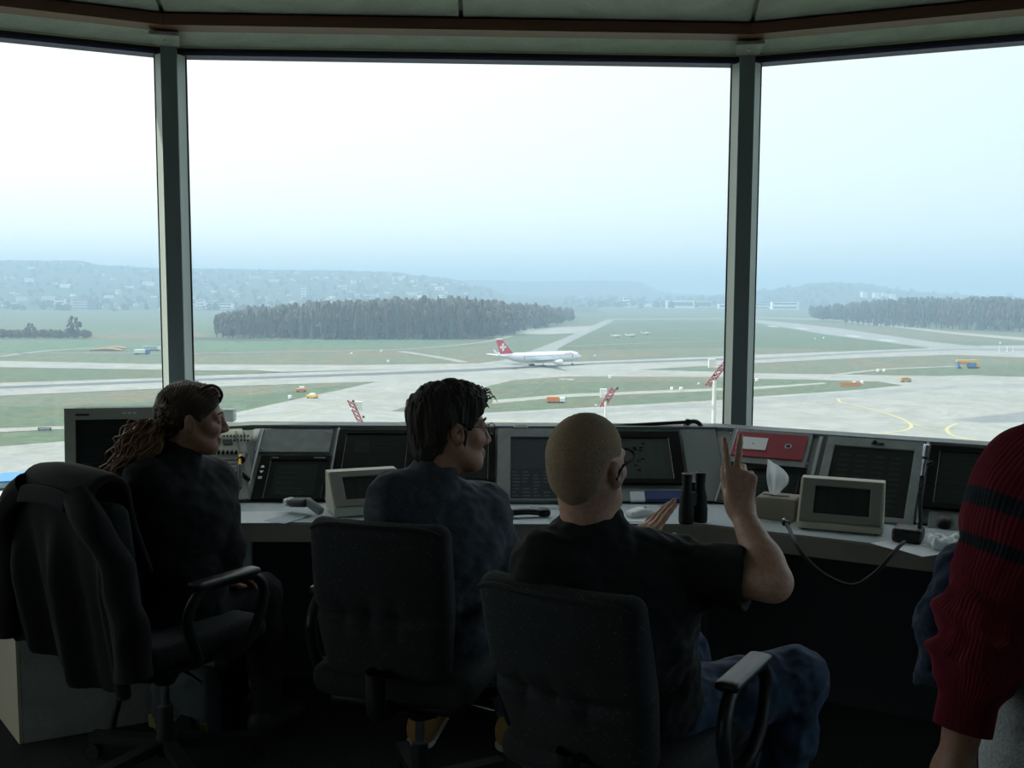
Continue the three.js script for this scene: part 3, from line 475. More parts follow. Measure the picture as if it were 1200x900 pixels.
display(conC, SC, [583, 508, 684, 592], 'lcd', [0.14, 0.01, 0.1, 0.13], M.panel, 0.022, 'grey framed monitor with rows of text');
plate(conC, SC, [602, 504, 619, 507.5], M.alu, 0.024, 'maker_mark');
display(conC, SC, [700, 510, 799, 571], 'dots', [0.1, 0.06, 0.13, 0.1], M.blackGloss, 0.016, 'black framed screen with dark dots');
plate(conC, SC, [686, 576, 800, 590], M.panel); plate(conC, SC, [756, 579, 801, 590], M.navy, 0.014, 'blue_label'); plate(conC, SC, [738, 580, 755, 591], M.paper, 0.012, 'paper_label');
plate(conC, SC, [803, 506, 845, 590], M.panelDark); plate(conC, SC, [688, 507, 697, 573], M.panel);
for (const [x, y] of [[806, 510], [841, 510], [808, 585]]) screw(conC, SC, x, y);
// angled console with the red plate
plate(conR, SR, [854, 508, 950, 548], M.panel); { const p = plate(conR, SR, [860, 512, 945, 541], M.red, 0.012, 'red_plate', 'red plate with white label');
  const r = SR.rect(860, 512, 945, 541); part('label_card', onPanel(SR, rbox(r.w * 0.42, r.h * 0.5, 0.004, 0.001), { x: r.x - r.w * 0.24, y: r.y + 0.002 }, 0.014), M.white, p); part('label_dot', onPanel(SR, cyl(0.003, 0.003, 0.002, 0, 0, 0, 10).rotateX(Math.PI / 2), { x: r.x - r.w * 0.22, y: r.y }, 0.017), M.grey, p); part('socket', onPanel(SR, new THREE.TorusGeometry(0.012, 0.003, 8, 20), { x: r.x + r.w * 0.27, y: r.y }, 0.013), M.alu, p); part('socket_hole', onPanel(SR, cyl(0.011, 0.011, 0.003, 0, 0, 0, 16).rotateX(Math.PI / 2), { x: r.x + r.w * 0.27, y: r.y }, 0.0125), M.black, p); }
for (const [x, y] of [[857, 511], [947, 517], [857, 540], [947, 547]]) screw(conR, SR, x, y);
display(conR, SR, [858, 549, 943, 598], 'dark', [0.08, 0.03, 0.08, 0.1], M.blackGloss, 0.014, 'black touch screen behind the tissues'); plate(conR, SR, [852, 506, 853.5, 592], M.alu, 0.012, 'trim_strip'); plate(conR, SR, [951, 515, 955, 606], M.alu, 0.014, 'trim_strip');
{ const { m, r } = display(conR, SR, [960, 520, 1078, 616], 'list', [0.08, 0.06, 0.08, 0.12], M.panel, 0.02, 'monitor with pale frame and a black latch'); part('latch', [onPanel(SR, ball(0.009, 0, 0, 0, 12), { x: r.x, y: r.y + r.h * 0.45 }, 0.026), onPanel(SR, rbox(0.05, 0.012, 0.006, 0.002), { x: r.x + 0.012, y: r.y + r.h * 0.435 }, 0.022)], M.black, m); }
display(conR, SR, [1086, 529, 1165, 603], 'strip', [0.14, 0.1, 0.1, 0.1], M.blackGloss, 0.016, 'black display beside the microphone'); plate(conR, SR, [1080, 522, 1083, 618], M.alu, 0.014, 'trim_strip'); plate(conR, SR, [1087, 606, 1165, 632], M.panel);
{ const q = SR.px(1107, 616); part('speaker_knob', onPanel(SR, new THREE.SphereGeometry(0.034, 20, 10, 0, 6.3, 0, 1.5).scale(1, 0.6, 1).rotateX(Math.PI / 2), q), M.black, conR); }
// knob panel on the wing beside the woman
{ plate(conL, SL, [240, 506, 293, 590], std('#9a9d90', 0.6), 0.006, 'knob_panel');
  for (let j = 0; j < 2; j++) for (let i = 0; i < 12; i++) { const q = SL.px(246 + i * 4, 514.5 + j * 5); part('small_switch', onPanel(SL, cyl(0.004, 0.004, 0.008, 0, 0, 0, 8).rotateX(Math.PI / 2), q, 0.008), M.black, conL); }
  for (let i = 0; i < 9; i++) { const q = SL.px(236 + i * 5, 534.5); part('rotary_knob', onPanel(SL, cyl(0.006, 0.007, 0.018, 0, 0, 0, 12).rotateX(Math.PI / 2), q, 0.012), M.black, conL); }
  plate(conL, SL, [261, 519, 272, 525], M.black, 0.01, 'readout'); for (let j = 0; j < 3; j++) plate(conL, SL, [236, 542 + j * 5, 280, 544 + j * 5], M.panelDark, 0.008, 'label_strip'); plate(conL, SL, [283, 508, 286, 590], M.panel, 0.01, 'trim_strip'); }
// long rail at foot level
{ const t = thing('foot_rail', 'thin metal foot rail below the middle worktop', 'rail'); part('rail_tube', rod(V(-0.72, 0.2, -3.66), V(0.7, 0.2, -3.66), 0.012), M.alu, t); for (const x of [-0.68, 0.65]) part('bracket', [rod(V(x, 0.2, -3.66), V(x, 0.2, -3.992), 0.01, 8)], M.black, t); }
// ---- things standing and lying about
const wedge = (w, d, h0, h1, topFrac) => [[-d / 2, 0], [d / 2, 0], [d / 2, h0], [-d / 2 + topFrac * d, h1], [-d / 2, h1]];
function terminal(label, pos, turn, w, d, h0, h1) {      // wedge shaped touch terminal: front towards +z
  const t = thing('touch_terminal', label, 'terminal', pos, undefined, turn), side = extrude(wedge(w, d, h0, h1, 0.28).map(([a, b]) => [a, b]), w, 0.004).rotateY(-Math.PI / 2);
  part('housing', side, M.beige, t);
  const f = V(0, h0, d / 2), b = V(0, h1, -d / 2 + 0.28 * d), mid = f.clone().add(b).multiplyScalar(0.5), len = f.distanceTo(b), ey = b.clone().sub(f).normalize(), ez = V(1, 0, 0).cross(ey), mx = new THREE.Matrix4().makeBasis(V(1, 0, 0), ey, ez).setPosition(mid);
  part('bezel', ringGeo(w * 0.94, len * 0.94, [w * 0.14, len * 0.16, w * 0.12, len * 0.14], 0.008).applyMatrix4(mx), M.beigeDark, t);
  part('screen', planeUV(w * 0.7, len * 0.66).translate(0, 0, 0.003).applyMatrix4(mx), screenMat('list'), t, 'dark screen');
  for (const sx of [-1, 1]) for (const sz of [-1, 1]) part('foot', cyl(0.008, 0.008, 0.006, sx * w * 0.42, -0.002, sz * d * 0.42, 10), M.black, t);
  return t;
}
terminal('beige wedge touch terminal beside the tissue box and coiled microphone', V(...onY(985, 617, 0.722).toArray()).add(V(0, 0.004, 0)), rad(-22), 0.30, 0.19, 0.02, 0.165);
terminal('beige wedge touch terminal half hidden by the dark haired man', onY(428, 598, 0.722).add(V(0, 0.004, 0)), rad(20), 0.28, 0.2, 0.03, 0.15);
{ // tissue box with a tissue pulled up
  const p = onY(912, 606, 0.72), t = thing('tissue_box', 'beige tissue box with a white tissue pulled out', 'tissue box', p, undefined, rad(-28));
  part('carton', rbox(0.15, 0.085, 0.12, 0.003, 0, 0.0425, 0), std('#8f8a78', 0.8), t);
  part('slot', extrude([[-0.05, -0.012], [0.05, -0.012], [0.05, 0.012], [-0.05, 0.012]], 0.003).rotateX(-Math.PI / 2).translate(-0.01, 0.086, 0), M.black, t);
  const g = new THREE.PlaneGeometry(0.085, 0.125, 16, 16), q = g.attributes.position; for (let i = 0; i < q.count; i++) { const x = q.getX(i), y = q.getY(i) + 0.065, s = lerp(0.35, 1, sstep(0, 0.09, y)); q.setXYZ(i, x * s - 0.02 + 0.1 * y, 0.08 + y * (1 - 0.22 * x / 0.04 - 0.1 * Math.abs(x) / 0.04), Math.sin(x * 95 + y * 18) * 0.012 * s + 0.01 * Math.sin(y * 50)); } g.computeVertexNormals();
  part('tissue', g, new THREE.MeshPhysicalMaterial({ color: col('#eef2f5'), roughness: 1, transmission: 0.35, thickness: 0, side: THREE.DoubleSide }), t, 'thin white tissue'); }
{ // binoculars standing on end
  const p = onY(812, 612, 0.72), t = thing('binoculars', 'black binoculars standing upright on the worktop', 'binoculars', p, undefined, rad(25));
  for (const s of [-1, 1]) { const x = s * 0.031; part('barrel', new THREE.LatheGeometry([[0.0, 0], [0.027, 0], [0.029, 0.01], [0.029, 0.05], [0.026, 0.07], [0.025, 0.1], [0.019, 0.125], [0.017, 0.15], [0.019, 0.153], [0.02, 0.185], [0.017, 0.19], [0, 0.187]].map(a => new THREE.Vector2(...a)), 20).translate(x, 0, 0), M.rubberBlack, t); part('eyecup', new THREE.TorusGeometry(0.017, 0.004, 8, 20).rotateX(Math.PI / 2).translate(x, 0.187, 0), M.black, t); }
  part('bridge', [rbox(0.05, 0.05, 0.022, 0.004, 0, 0.09, 0), cyl(0.009, 0.009, 0.03, 0, 0.14, 0, 12)], M.black, t); part('focus_wheel', cyl(0.012, 0.012, 0.016, 0, 0.128, 0.0, 16), M.rubberBlack, t); }
{ // computer mouse
  const p = onY(749, 605, 0.72), t = thing('computer_mouse', 'white computer mouse on the worktop', 'mouse', p, undefined, rad(-60));
  part('mouse_shell', soft(0.062, 0.034, 0.11, 0.017, 0.006, v => { v.y = (v.y + 0.017) * (1 - 0.35 * sstep(0, 0.055, Math.abs(v.z + 0.01)) * (v.z < 0 ? 1.2 : 0.7)); v.x *= 1 - 0.15 * sstep(0, 0.055, -v.z); }), M.white, t); part('scroll_wheel', cyl(0.006, 0.006, 0.006, 0, 0.032, -0.03, 12).rotateZ(0), M.grey, t); part('mouse_cable', tube([V(0, 0.008, -0.05), V(0.02, 0.004, -0.1), V(-0.02, 0.004, -0.16), V(-0.03, 0.004, -0.2)], 0.002, 6), M.white, t); }
{ const p = onY(612, 606, 0.722), t = thing('telephone_handset', 'black handset lying on the worktop between the two men', 'handset', p, undefined, rad(12));
  part('grip', soft(0.17, 0.024, 0.034, 0.011, 0.008, v => { v.y += 0.022 - 1.2 * v.x * v.x; }), M.black, t); for (const s of [-1, 1]) part('ear_cup', soft(0.05, 0.03, 0.048, 0.012, 0.008).translate(s * 0.085, 0.016, 0), M.black, t); }
{ const p = onY(638, 596, 0.722), t = thing('pen', 'pale pen on the worktop beside the black handset', 'pen', p, undefined, rad(-18)); part('pen_barrel', cyl(0.004, 0.004, 0.12, 0, 0, 0, 10).rotateZ(Math.PI / 2).translate(0, 0.005, 0), M.white, t); part('pen_tip', new THREE.ConeGeometry(0.004, 0.014, 10).rotateZ(-Math.PI / 2).translate(0.067, 0.005, 0), M.grey, t); }
{ const p = onY(669, 606, 0.72), t = thing('water_bottle', 'slim clear water bottle standing beside the blond man', 'bottle', p); part('bottle_body', new THREE.LatheGeometry([[0, 0], [0.026, 0], [0.028, 0.01], [0.028, 0.1], [0.024, 0.12], [0.012, 0.14], [0.011, 0.15]].map(a => new THREE.Vector2(...a)), 24), new THREE.MeshPhysicalMaterial({ color: col('#dfe8e4'), roughness: 0.05, transmission: 0.9, thickness: 0, ior: 1.4 }), t); part('bottle_cap', cyl(0.012, 0.012, 0.014, 0, 0.157, 0, 16), M.white, t); }
{ const p = onY(352, 601, 0.722).add(V(0, 0.012, 0)), t = thing('barcode_scanner', 'dark hand scanner with glossy nose on the worktop', 'scanner', p, undefined, rad(-30)); part('scanner_body', soft(0.1, 0.035, 0.055, 0.016, 0.008, v => { v.y += 0.03 + 0.1 * v.x; }), M.black, t); part('scanner_nose', rbox(0.03, 0.03, 0.05, 0.006, -0.058, 0.026, 0), M.alu, t); part('scanner_grip', soft(0.032, 0.09, 0.034, 0.012, 0.008).rotateZ(1.1).translate(0.07, 0.022, 0.0), M.grey, t); }
// papers and a glass pad
const sheet = (label, px, py, w, d, turn, y = 0.7212, mat = M.paper) => { const p = onY(px, py, y), m = single('paper_sheet', rbox(w, d, 0.0012, 0.0003).rotateX(-Math.PI / 2), mat, label, 'paper'); m.position.copy(p); m.rotation.y = turn; return m; };
sheet('printed sheet lying on the worktop beside the woman', 305, 606, 0.2, 0.2, 0.05); sheet('pale sheet overlapping on the worktop near the dark scanner', 338, 607, 0.1, 0.16, -0.5, 0.7226, std('#aebcc4', 0.8)); sheet('pale sheet lying under the black handset', 614, 610, 0.19, 0.12, 0.02, 0.7212, std('#b3c0c6', 0.8)); sheet('white sheet lying under the computer mouse', 742, 607, 0.18, 0.13, -0.15); sheet('small sheet beside the wedge terminal and microphone base', 1048, 638, 0.12, 0.1, 0.5); sheet('pale sheet at the front edge of the angled worktop', 1082, 645, 0.14, 0.12, 0.45, 0.7226);
{ // crumpled white cloth
  const m = single('cloth', soft(0.12, 0.04, 0.09, 0.018, 0.007, v => { v.y += 0.012 * n3(v.x * 30, 1, v.z * 30) + 0.018; v.x += 0.01 * n3(v.z * 25, 3, v.x * 9); }), M.white, 'crumpled white cloth on the angled worktop behind the red sleeve', 'cloth'); m.position.copy(onY(1108, 642, 0.724)); }
{ // gooseneck microphone with coiled lead
  const b = onY(1064, 634, 0.72), t = thing('microphone', 'silver gooseneck microphone with coiled stem on a black base', 'microphone', b), L = p => p.clone().sub(b), D = -b.z;
  part('base_block', soft(0.1, 0.05, 0.1, 0.012, 0.01).rotateY(-0.5).translate(0, 0.026, 0), M.black, t); const a = L(atD(1077, 620, D - 0.02)), c1 = L(atD(1078, 580, D - 0.02)), c2 = L(atD(1082, 560, D - 0.02)), h0 = L(atD(1081, 557, D - 0.02)), h1 = L(atD(1086, 521, D - 0.02));
  part('stem', [tube([V(0.02, 0.045, -0.01), a, c1], 0.007, 10), tube([c1, c2, h0], 0.004, 8)], M.black, t);
  const coil = []; for (let i = 0; i <= 70; i++) { const q = c1.clone().lerp(h0, i / 70), w = i * 0.9; coil.push(V(q.x + Math.cos(w) * 0.009, q.y, q.z + Math.sin(w) * 0.009)); } part('coil', tube(coil, 0.0022, 5, 280), M.black, t);
  part('microphone_head', [rod(h0, h0.clone().lerp(h1, 0.55), 0.009, 16), rod(h0.clone().lerp(h1, 0.62), h1, 0.0115, 16)], M.chrome, t); part('grip_ring', rod(h0.clone().lerp(h1, 0.54), h0.clone().lerp(h1, 0.64), 0.0105, 16), M.black, t); part('clip', rod(h0.clone().lerp(h1, 0.35).add(V(0.008, 0, 0)), h0.clone().lerp(h1, 0.4).add(V(0.03, 0.003, 0)), 0.006, 10), M.black, t); }
{ const p = onY(921, 612, 0.724), c = [[921, 613, 0.726], [925, 620, 0.74], [932, 636, 0.70], [945, 655, 0.62], [970, 676, 0.55], [1000, 686, 0.53], [1025, 672, 0.57], [1045, 650, 0.66], [1054, 640, 0.735], [1060, 635, 0.735]].map(([x, y], i, a) => atD(x, y, lerp(3.46, 3.2, Math.sin(i / 9 * Math.PI) * 0.6 + i / 9 * 0.4) - 0.05 + (i < 2 ? 0.1 : 0)));
  const t = thing('headset_cable', 'thick black headset cable looping below the angled worktop edge', 'cable'); part('cable', tube(c, 0.007, 8, 90), M.rubberBlack, t); part('plug', soft(0.03, 0.02, 0.02, 0.008, 0.006).translate(c[0].x, c[0].y, c[0].z), M.black, t); part('plug_tip', ball(0.006, c[0].x - 0.008, c[0].y + 0.012, c[0].z, 10), M.chrome, t); }
{ // folded microphone arm lying along the top ledge
  const t = thing('boom_microphone', 'black folding boom microphone lying along the console ledge below the window', 'microphone'); const a = atD(716, 499.5, 4.42), b = atD(806, 494.5, 4.42);
  part('arm_tube', rod(a, b, 0.008, 12), M.black, t); part('arm_joint', [rod(b.clone().add(V(0, 0, 0.012)), b.clone().add(V(0, 0, -0.012)), 0.014, 14), tube([b, atD(815, 494, 4.42), atD(820, 497, 4.42), atD(822, 501, 4.42)], 0.01, 10)], M.black, t); part('arm_clamp', [rod(atD(800, 501, 4.42), atD(803, 496, 4.42), 0.004, 8), rod(atD(803, 496, 4.42), atD(808, 501, 4.42), 0.003, 8), box(0.1, 0.006, 0.03, ...atD(812, 501.2, 4.42).toArray())], M.alu, t); }
{ // handset with spring clip hanging on the knob panel
  const t = thing('hand_microphone', 'black hand microphone with brass end hanging at the knob panel', 'microphone'), P = (x, y, z = 0) => onPlane(x, y, SL.p0.clone().addScaledVector(SL.n, 0.07 + z), SL.n);
  part('handle', [tube([P(281, 546), P(281, 560), P(280, 572)], 0.011, 10), tube([P(280, 572), P(276, 582), P(269, 588, 0.02)], 0.007, 8)], M.black, t); part('brass_end', rod(P(281, 545), P(281.5, 533), 0.006, 12), M.gold, t); part('thumb_switch', rod(P(278, 552), P(275.5, 566), 0.005, 8), M.black, t); part('holder', [rod(P(283, 539), P(286, 533, -0.05), 0.016, 12), rod(P(284, 556), P(291, 562, -0.05), 0.01, 10)], M.black, t); }
{ // grey monitor on the wing
  const D = 3.78, c = atD(134, 520, D), t = thing('crt_monitor', 'grey boxy monitor standing behind the chair with the jacket', 'monitor', V(c.x, 0.722, c.z), undefined, rad(10)), w = 0.345, h = 0.36, y0 = 0.06;
  part('front_frame', ringGeo(w, h, [0.035, 0.035, 0.035, 0.04], 0.035).rotateX(-0.07).translate(0, y0 + h / 2, 0), std('#9ea396', 0.6), t); part('screen', planeUV(w - 0.06, h - 0.07).translate(0, 0, 0.024).rotateX(-0.07).translate(0, y0 + h / 2 - 0.002, 0), screenMat('strip'), t, 'dark screen');
  part('case', extrude([[-w / 2 + 0.01, -h / 2 + 0.01], [w / 2 - 0.01, -h / 2 + 0.01], [w / 2 - 0.01, h / 2 - 0.01], [-w / 2 + 0.01, h / 2 - 0.01]], 0.14, 0.01).translate(0, y0 + h / 2, -0.08), M.grey, t); part('stand', [cyl(0.09, 0.1, 0.02, 0, 0.01, -0.06, 24), cyl(0.04, 0.05, 0.05, 0, 0.04, -0.06, 16)], M.grey, t);
  part('maker_mark', rbox(0.05, 0.008, 0.003, 0.001, -0.1, y0 + h - 0.02, 0.05), M.black, t); for (let i = 0; i < 3; i++) part('status_mark', rbox(0.012, 0.006, 0.003, 0.001, 0.05 + i * 0.018, y0 + h - 0.016, 0.051), M.white, t); }
{ const p = atD(268, 499, 4.5); const t = thing('small_white_case', 'small white plastic case on the ledge behind the woman', 'case', V(p.x, 0.998, p.z)); part('case_body', rbox(0.06, 0.05, 0.05, 0.005, 0, 0.024, 0), M.white, t); part('case_lid', rbox(0.062, 0.012, 0.052, 0.003, 0, 0.052, 0), std('#c8cfd0', 0.5), t); }
{ // side table by the left window with a blue folder
  const a = rad(26), t = thing('side_table', 'white side table below the window beside the jacket chair', 'table', V(-2.29, 0, -3.78), undefined, a); part('table_top', rbox(0.62, 0.03, 0.7, 0.006, 0, 0.765, 0), M.white, t); for (const sz of [-1, 1]) part('leg', rbox(0.04, 0.75, 0.04, 0.004, -0.27, 0.375, sz * 0.3), M.alu, t); part('batten', rbox(0.03, 0.04, 0.6, 0.004, 0.28, 0.73, 0), M.alu, t);
  const f = thing('folder', 'bright blue plastic folder lying on the white side table', 'folder', V(-2.16, 0.781, -4.05), undefined, a); part('cover', rbox(0.31, 0.006, 0.22, 0.002, 0, 0.033, 0), std('#2a8fd6', 0.35), f); part('back_cover', rbox(0.31, 0.006, 0.22, 0.002, 0, 0.004, 0), std('#1e6fae', 0.35), f); part('sheets', rbox(0.3, 0.022, 0.21, 0.001, 0, 0.018, 0), M.paper, f); part('spine', rbox(0.008, 0.036, 0.22, 0.002, -0.152, 0.018, 0), std('#1e6fae', 0.35), f); }
{ // bag under the wing
  const p = V(-1.2, 0, -3.42), t = thing('shoulder_bag', 'grey fabric bag with black strap on the floor under the console', 'bag', onY(235, 850, 0).setY(0).add(V(-0.02, 0, 0.085)), undefined, rad(-20)); part('bag_body', soft(0.26, 0.26, 0.1, 0.03, 0.02, v => { v.y += 0.13; v.x *= 1 - 0.25 * v.y; v.z += 0.01 * n3(v.x * 9, v.y * 9, 0); }), std('#3a4348', 0.9), t); part('stripe', rbox(0.25, 0.05, 0.006, 0.002, 0, 0.06, 0.052), std('#7c7a42', 0.9), t); part('strap', tube([V(-0.1, 0.24, 0.02), V(-0.14, 0.3, 0.03), V(-0.2, 0.24, 0.05), V(-0.24, 0.1, 0.08), V(-0.25, 0.012, 0.1)], 0.012, 8), M.black, t); }
// ================================================================== smooth bodies: distance fields meshed with surface nets
const cap = (a, b, ra, rb = ra, k = 0.03, o = {}) => ({ t: 0, a, b, ra, rb, k, c: a.clone().add(b).multiplyScalar(0.5), R: a.distanceTo(b) / 2 + Math.max(ra, rb), ...o });
const ell = (c, r, k = 0.02, q = null, o = {}) => ({ t: 1, c, r, k, q: q ? q.clone().invert() : null, R: Math.max(r.x, r.y, r.z), ...o });
const _v = V();
function primD(p, x, y, z) {
  let d;
  if (p.t === 0) {
    const a = p.a, b = p.b, bx = b.x - a.x, by = b.y - a.y, bz = b.z - a.z, l = bx * bx + by * by + bz * bz; let t = l > 0 ? ((x - a.x) * bx + (y - a.y) * by + (z - a.z) * bz) / l : 0; t = t < 0 ? 0 : t > 1 ? 1 : t;
    d = Math.hypot(x - a.x - bx * t, y - a.y - by * t, z - a.z - bz * t) - (p.ra + (p.rb - p.ra) * t);
  } else {
    _v.set(x - p.c.x, y - p.c.y, z - p.c.z); if (p.q) _v.applyQuaternion(p.q);
    const k0 = Math.hypot(_v.x / p.r.x, _v.y / p.r.y, _v.z / p.r.z), k1 = Math.hypot(_v.x / (p.r.x * p.r.x), _v.y / (p.r.y * p.r.y), _v.z / (p.r.z * p.r.z)); d = k1 > 1e-9 ? k0 * (k0 - 1) / k1 : -Math.min(p.r.x, p.r.y, p.r.z);
  }
  if (p.cut) for (const c of p.cut) d = Math.max(d, (x - c.p.x) * c.n.x + (y - c.p.y) * c.n.y + (z - c.p.z) * c.n.z);
  return d;
}
function fieldOf(prims, grow = 0, extra) {
  return (x, y, z) => {
    let d = 9;
    for (const p of prims) {
      if (p.sub) { const e = -primD(p, x, y, z), h = Math.max(p.k - Math.abs(d - e), 0) / p.k; d = Math.max(d, e) + h * h * p.k * 0.25; continue; }
      if (Math.hypot(x - p.c.x, y - p.c.y, z - p.c.z) - p.R > d + p.k) continue;
      const e = primD(p, x, y, z), h = Math.max(p.k - Math.abs(d - e), 0) / p.k; d = Math.min(d, e) - h * h * p.k * 0.25;
    }
    d -= grow; return extra ? extra(d, x, y, z) : d;
  };
}
function nets(prims, h, grow = 0, extra) {
  const f = fieldOf(prims, grow, extra), lo = V(9, 9, 9), hi = V(-9, -9, -9), pad = Math.abs(grow) + h * 3 + 0.012;
  for (const p of prims) if (!p.sub) { if (p.t === 0) { for (const [e, r] of [[p.a, p.ra], [p.b, p.rb]]) { lo.min(V(e.x - r, e.y - r, e.z - r)); hi.max(V(e.x + r, e.y + r, e.z + r)); } } else { lo.min(V(p.c.x - p.R, p.c.y - p.R, p.c.z - p.R)); hi.max(V(p.c.x + p.R, p.c.y + p.R, p.c.z + p.R)); } }
  lo.subScalar(pad); hi.addScalar(pad);
  const nx = Math.ceil((hi.x - lo.x) / h) + 1, ny = Math.ceil((hi.y - lo.y) / h) + 1, nz = Math.ceil((hi.z - lo.z) / h) + 1, g = new Float32Array(nx * ny * nz), id = new Int32Array(nx * ny * nz).fill(-1), at = (i, j, k) => (k * ny + j) * nx + i;
  // coarse pass: skip blocks that lie far from the surface
  const B = 4;
  for (let k0 = 0; k0 < nz; k0 += B) for (let j0 = 0; j0 < ny; j0 += B) for (let i0 = 0; i0 < nx; i0 += B) {
    const c = f(lo.x + (i0 + B / 2) * h, lo.y + (j0 + B / 2) * h, lo.z + (k0 + B / 2) * h), far = Math.abs(c) > h * B * 1.6 + 0.03;
    for (let k = k0; k < Math.min(nz, k0 + B); k++) for (let j = j0; j < Math.min(ny, j0 + B); j++) for (let i = i0; i < Math.min(nx, i0 + B); i++) g[at(i, j, k)] = far ? c : f(lo.x + i * h, lo.y + j * h, lo.z + k * h);
  }
  const pos = [], idx = [];
  for (let k = 0; k < nz - 1; k++) for (let j = 0; j < ny - 1; j++) for (let i = 0; i < nx - 1; i++) {
    let n = 0, sx = 0, sy = 0, sz = 0;
    const q = [g[at(i, j, k)], g[at(i + 1, j, k)], g[at(i, j + 1, k)], g[at(i + 1, j + 1, k)], g[at(i, j, k + 1)], g[at(i + 1, j, k + 1)], g[at(i, j + 1, k + 1)], g[at(i + 1, j + 1, k + 1)]];
    const edge = (a, b) => { if ((q[a] < 0) !== (q[b] < 0)) { const t = q[a] / (q[a] - q[b]); n++; sx += (a & 1) + t * ((b & 1) - (a & 1)); sy += (a >> 1 & 1) + t * ((b >> 1 & 1) - (a >> 1 & 1)); sz += (a >> 2) + t * ((b >> 2) - (a >> 2)); } };
    edge(0, 1); edge(2, 3); edge(4, 5); edge(6, 7); edge(0, 2); edge(1, 3); edge(4, 6); edge(5, 7); edge(0, 4); edge(1, 5); edge(2, 6); edge(3, 7);
    if (n) { id[at(i, j, k)] = pos.length / 3; pos.push(lo.x + (i + sx / n) * h, lo.y + (j + sy / n) * h, lo.z + (k + sz / n) * h); }
  }
  const quad = (a, b, c, d, flip) => { if (a < 0 || b < 0 || c < 0 || d < 0) return; flip ? idx.push(a, c, b, a, d, c) : idx.push(a, b, c, a, c, d); };
  for (let k = 1; k < nz - 1; k++) for (let j = 1; j < ny - 1; j++) for (let i = 1; i < nx - 1; i++) {
    const s = g[at(i, j, k)] < 0;
    if (s !== g[at(i + 1, j, k)] < 0) quad(id[at(i, j - 1, k - 1)], id[at(i, j, k - 1)], id[at(i, j, k)], id[at(i, j - 1, k)], !s);
    if (s !== g[at(i, j + 1, k)] < 0) quad(id[at(i - 1, j, k - 1)], id[at(i - 1, j, k)], id[at(i, j, k)], id[at(i, j, k - 1)], !s);
    if (s !== g[at(i, j, k + 1)] < 0) quad(id[at(i - 1, j - 1, k)], id[at(i, j - 1, k)], id[at(i, j, k)], id[at(i - 1, j, k)], !s);
  }
  const geo = new THREE.BufferGeometry(), nor = new Float32Array(pos.length), e = h * 0.5;
  for (let i = 0; i < pos.length; i += 3) { const x = pos[i], y = pos[i + 1], z = pos[i + 2]; _n.set(f(x + e, y, z) - f(x - e, y, z), f(x, y + e, z) - f(x, y - e, z), f(x, y, z + e) - f(x, y, z - e)).normalize(); nor[i] = _n.x; nor[i + 1] = _n.y; nor[i + 2] = _n.z; }
  geo.setAttribute('position', new THREE.Float32BufferAttribute(pos, 3)); geo.setAttribute('normal', new THREE.BufferAttribute(nor, 3)); geo.setIndex(idx); return boxUV(geo);
}
const _n = V();
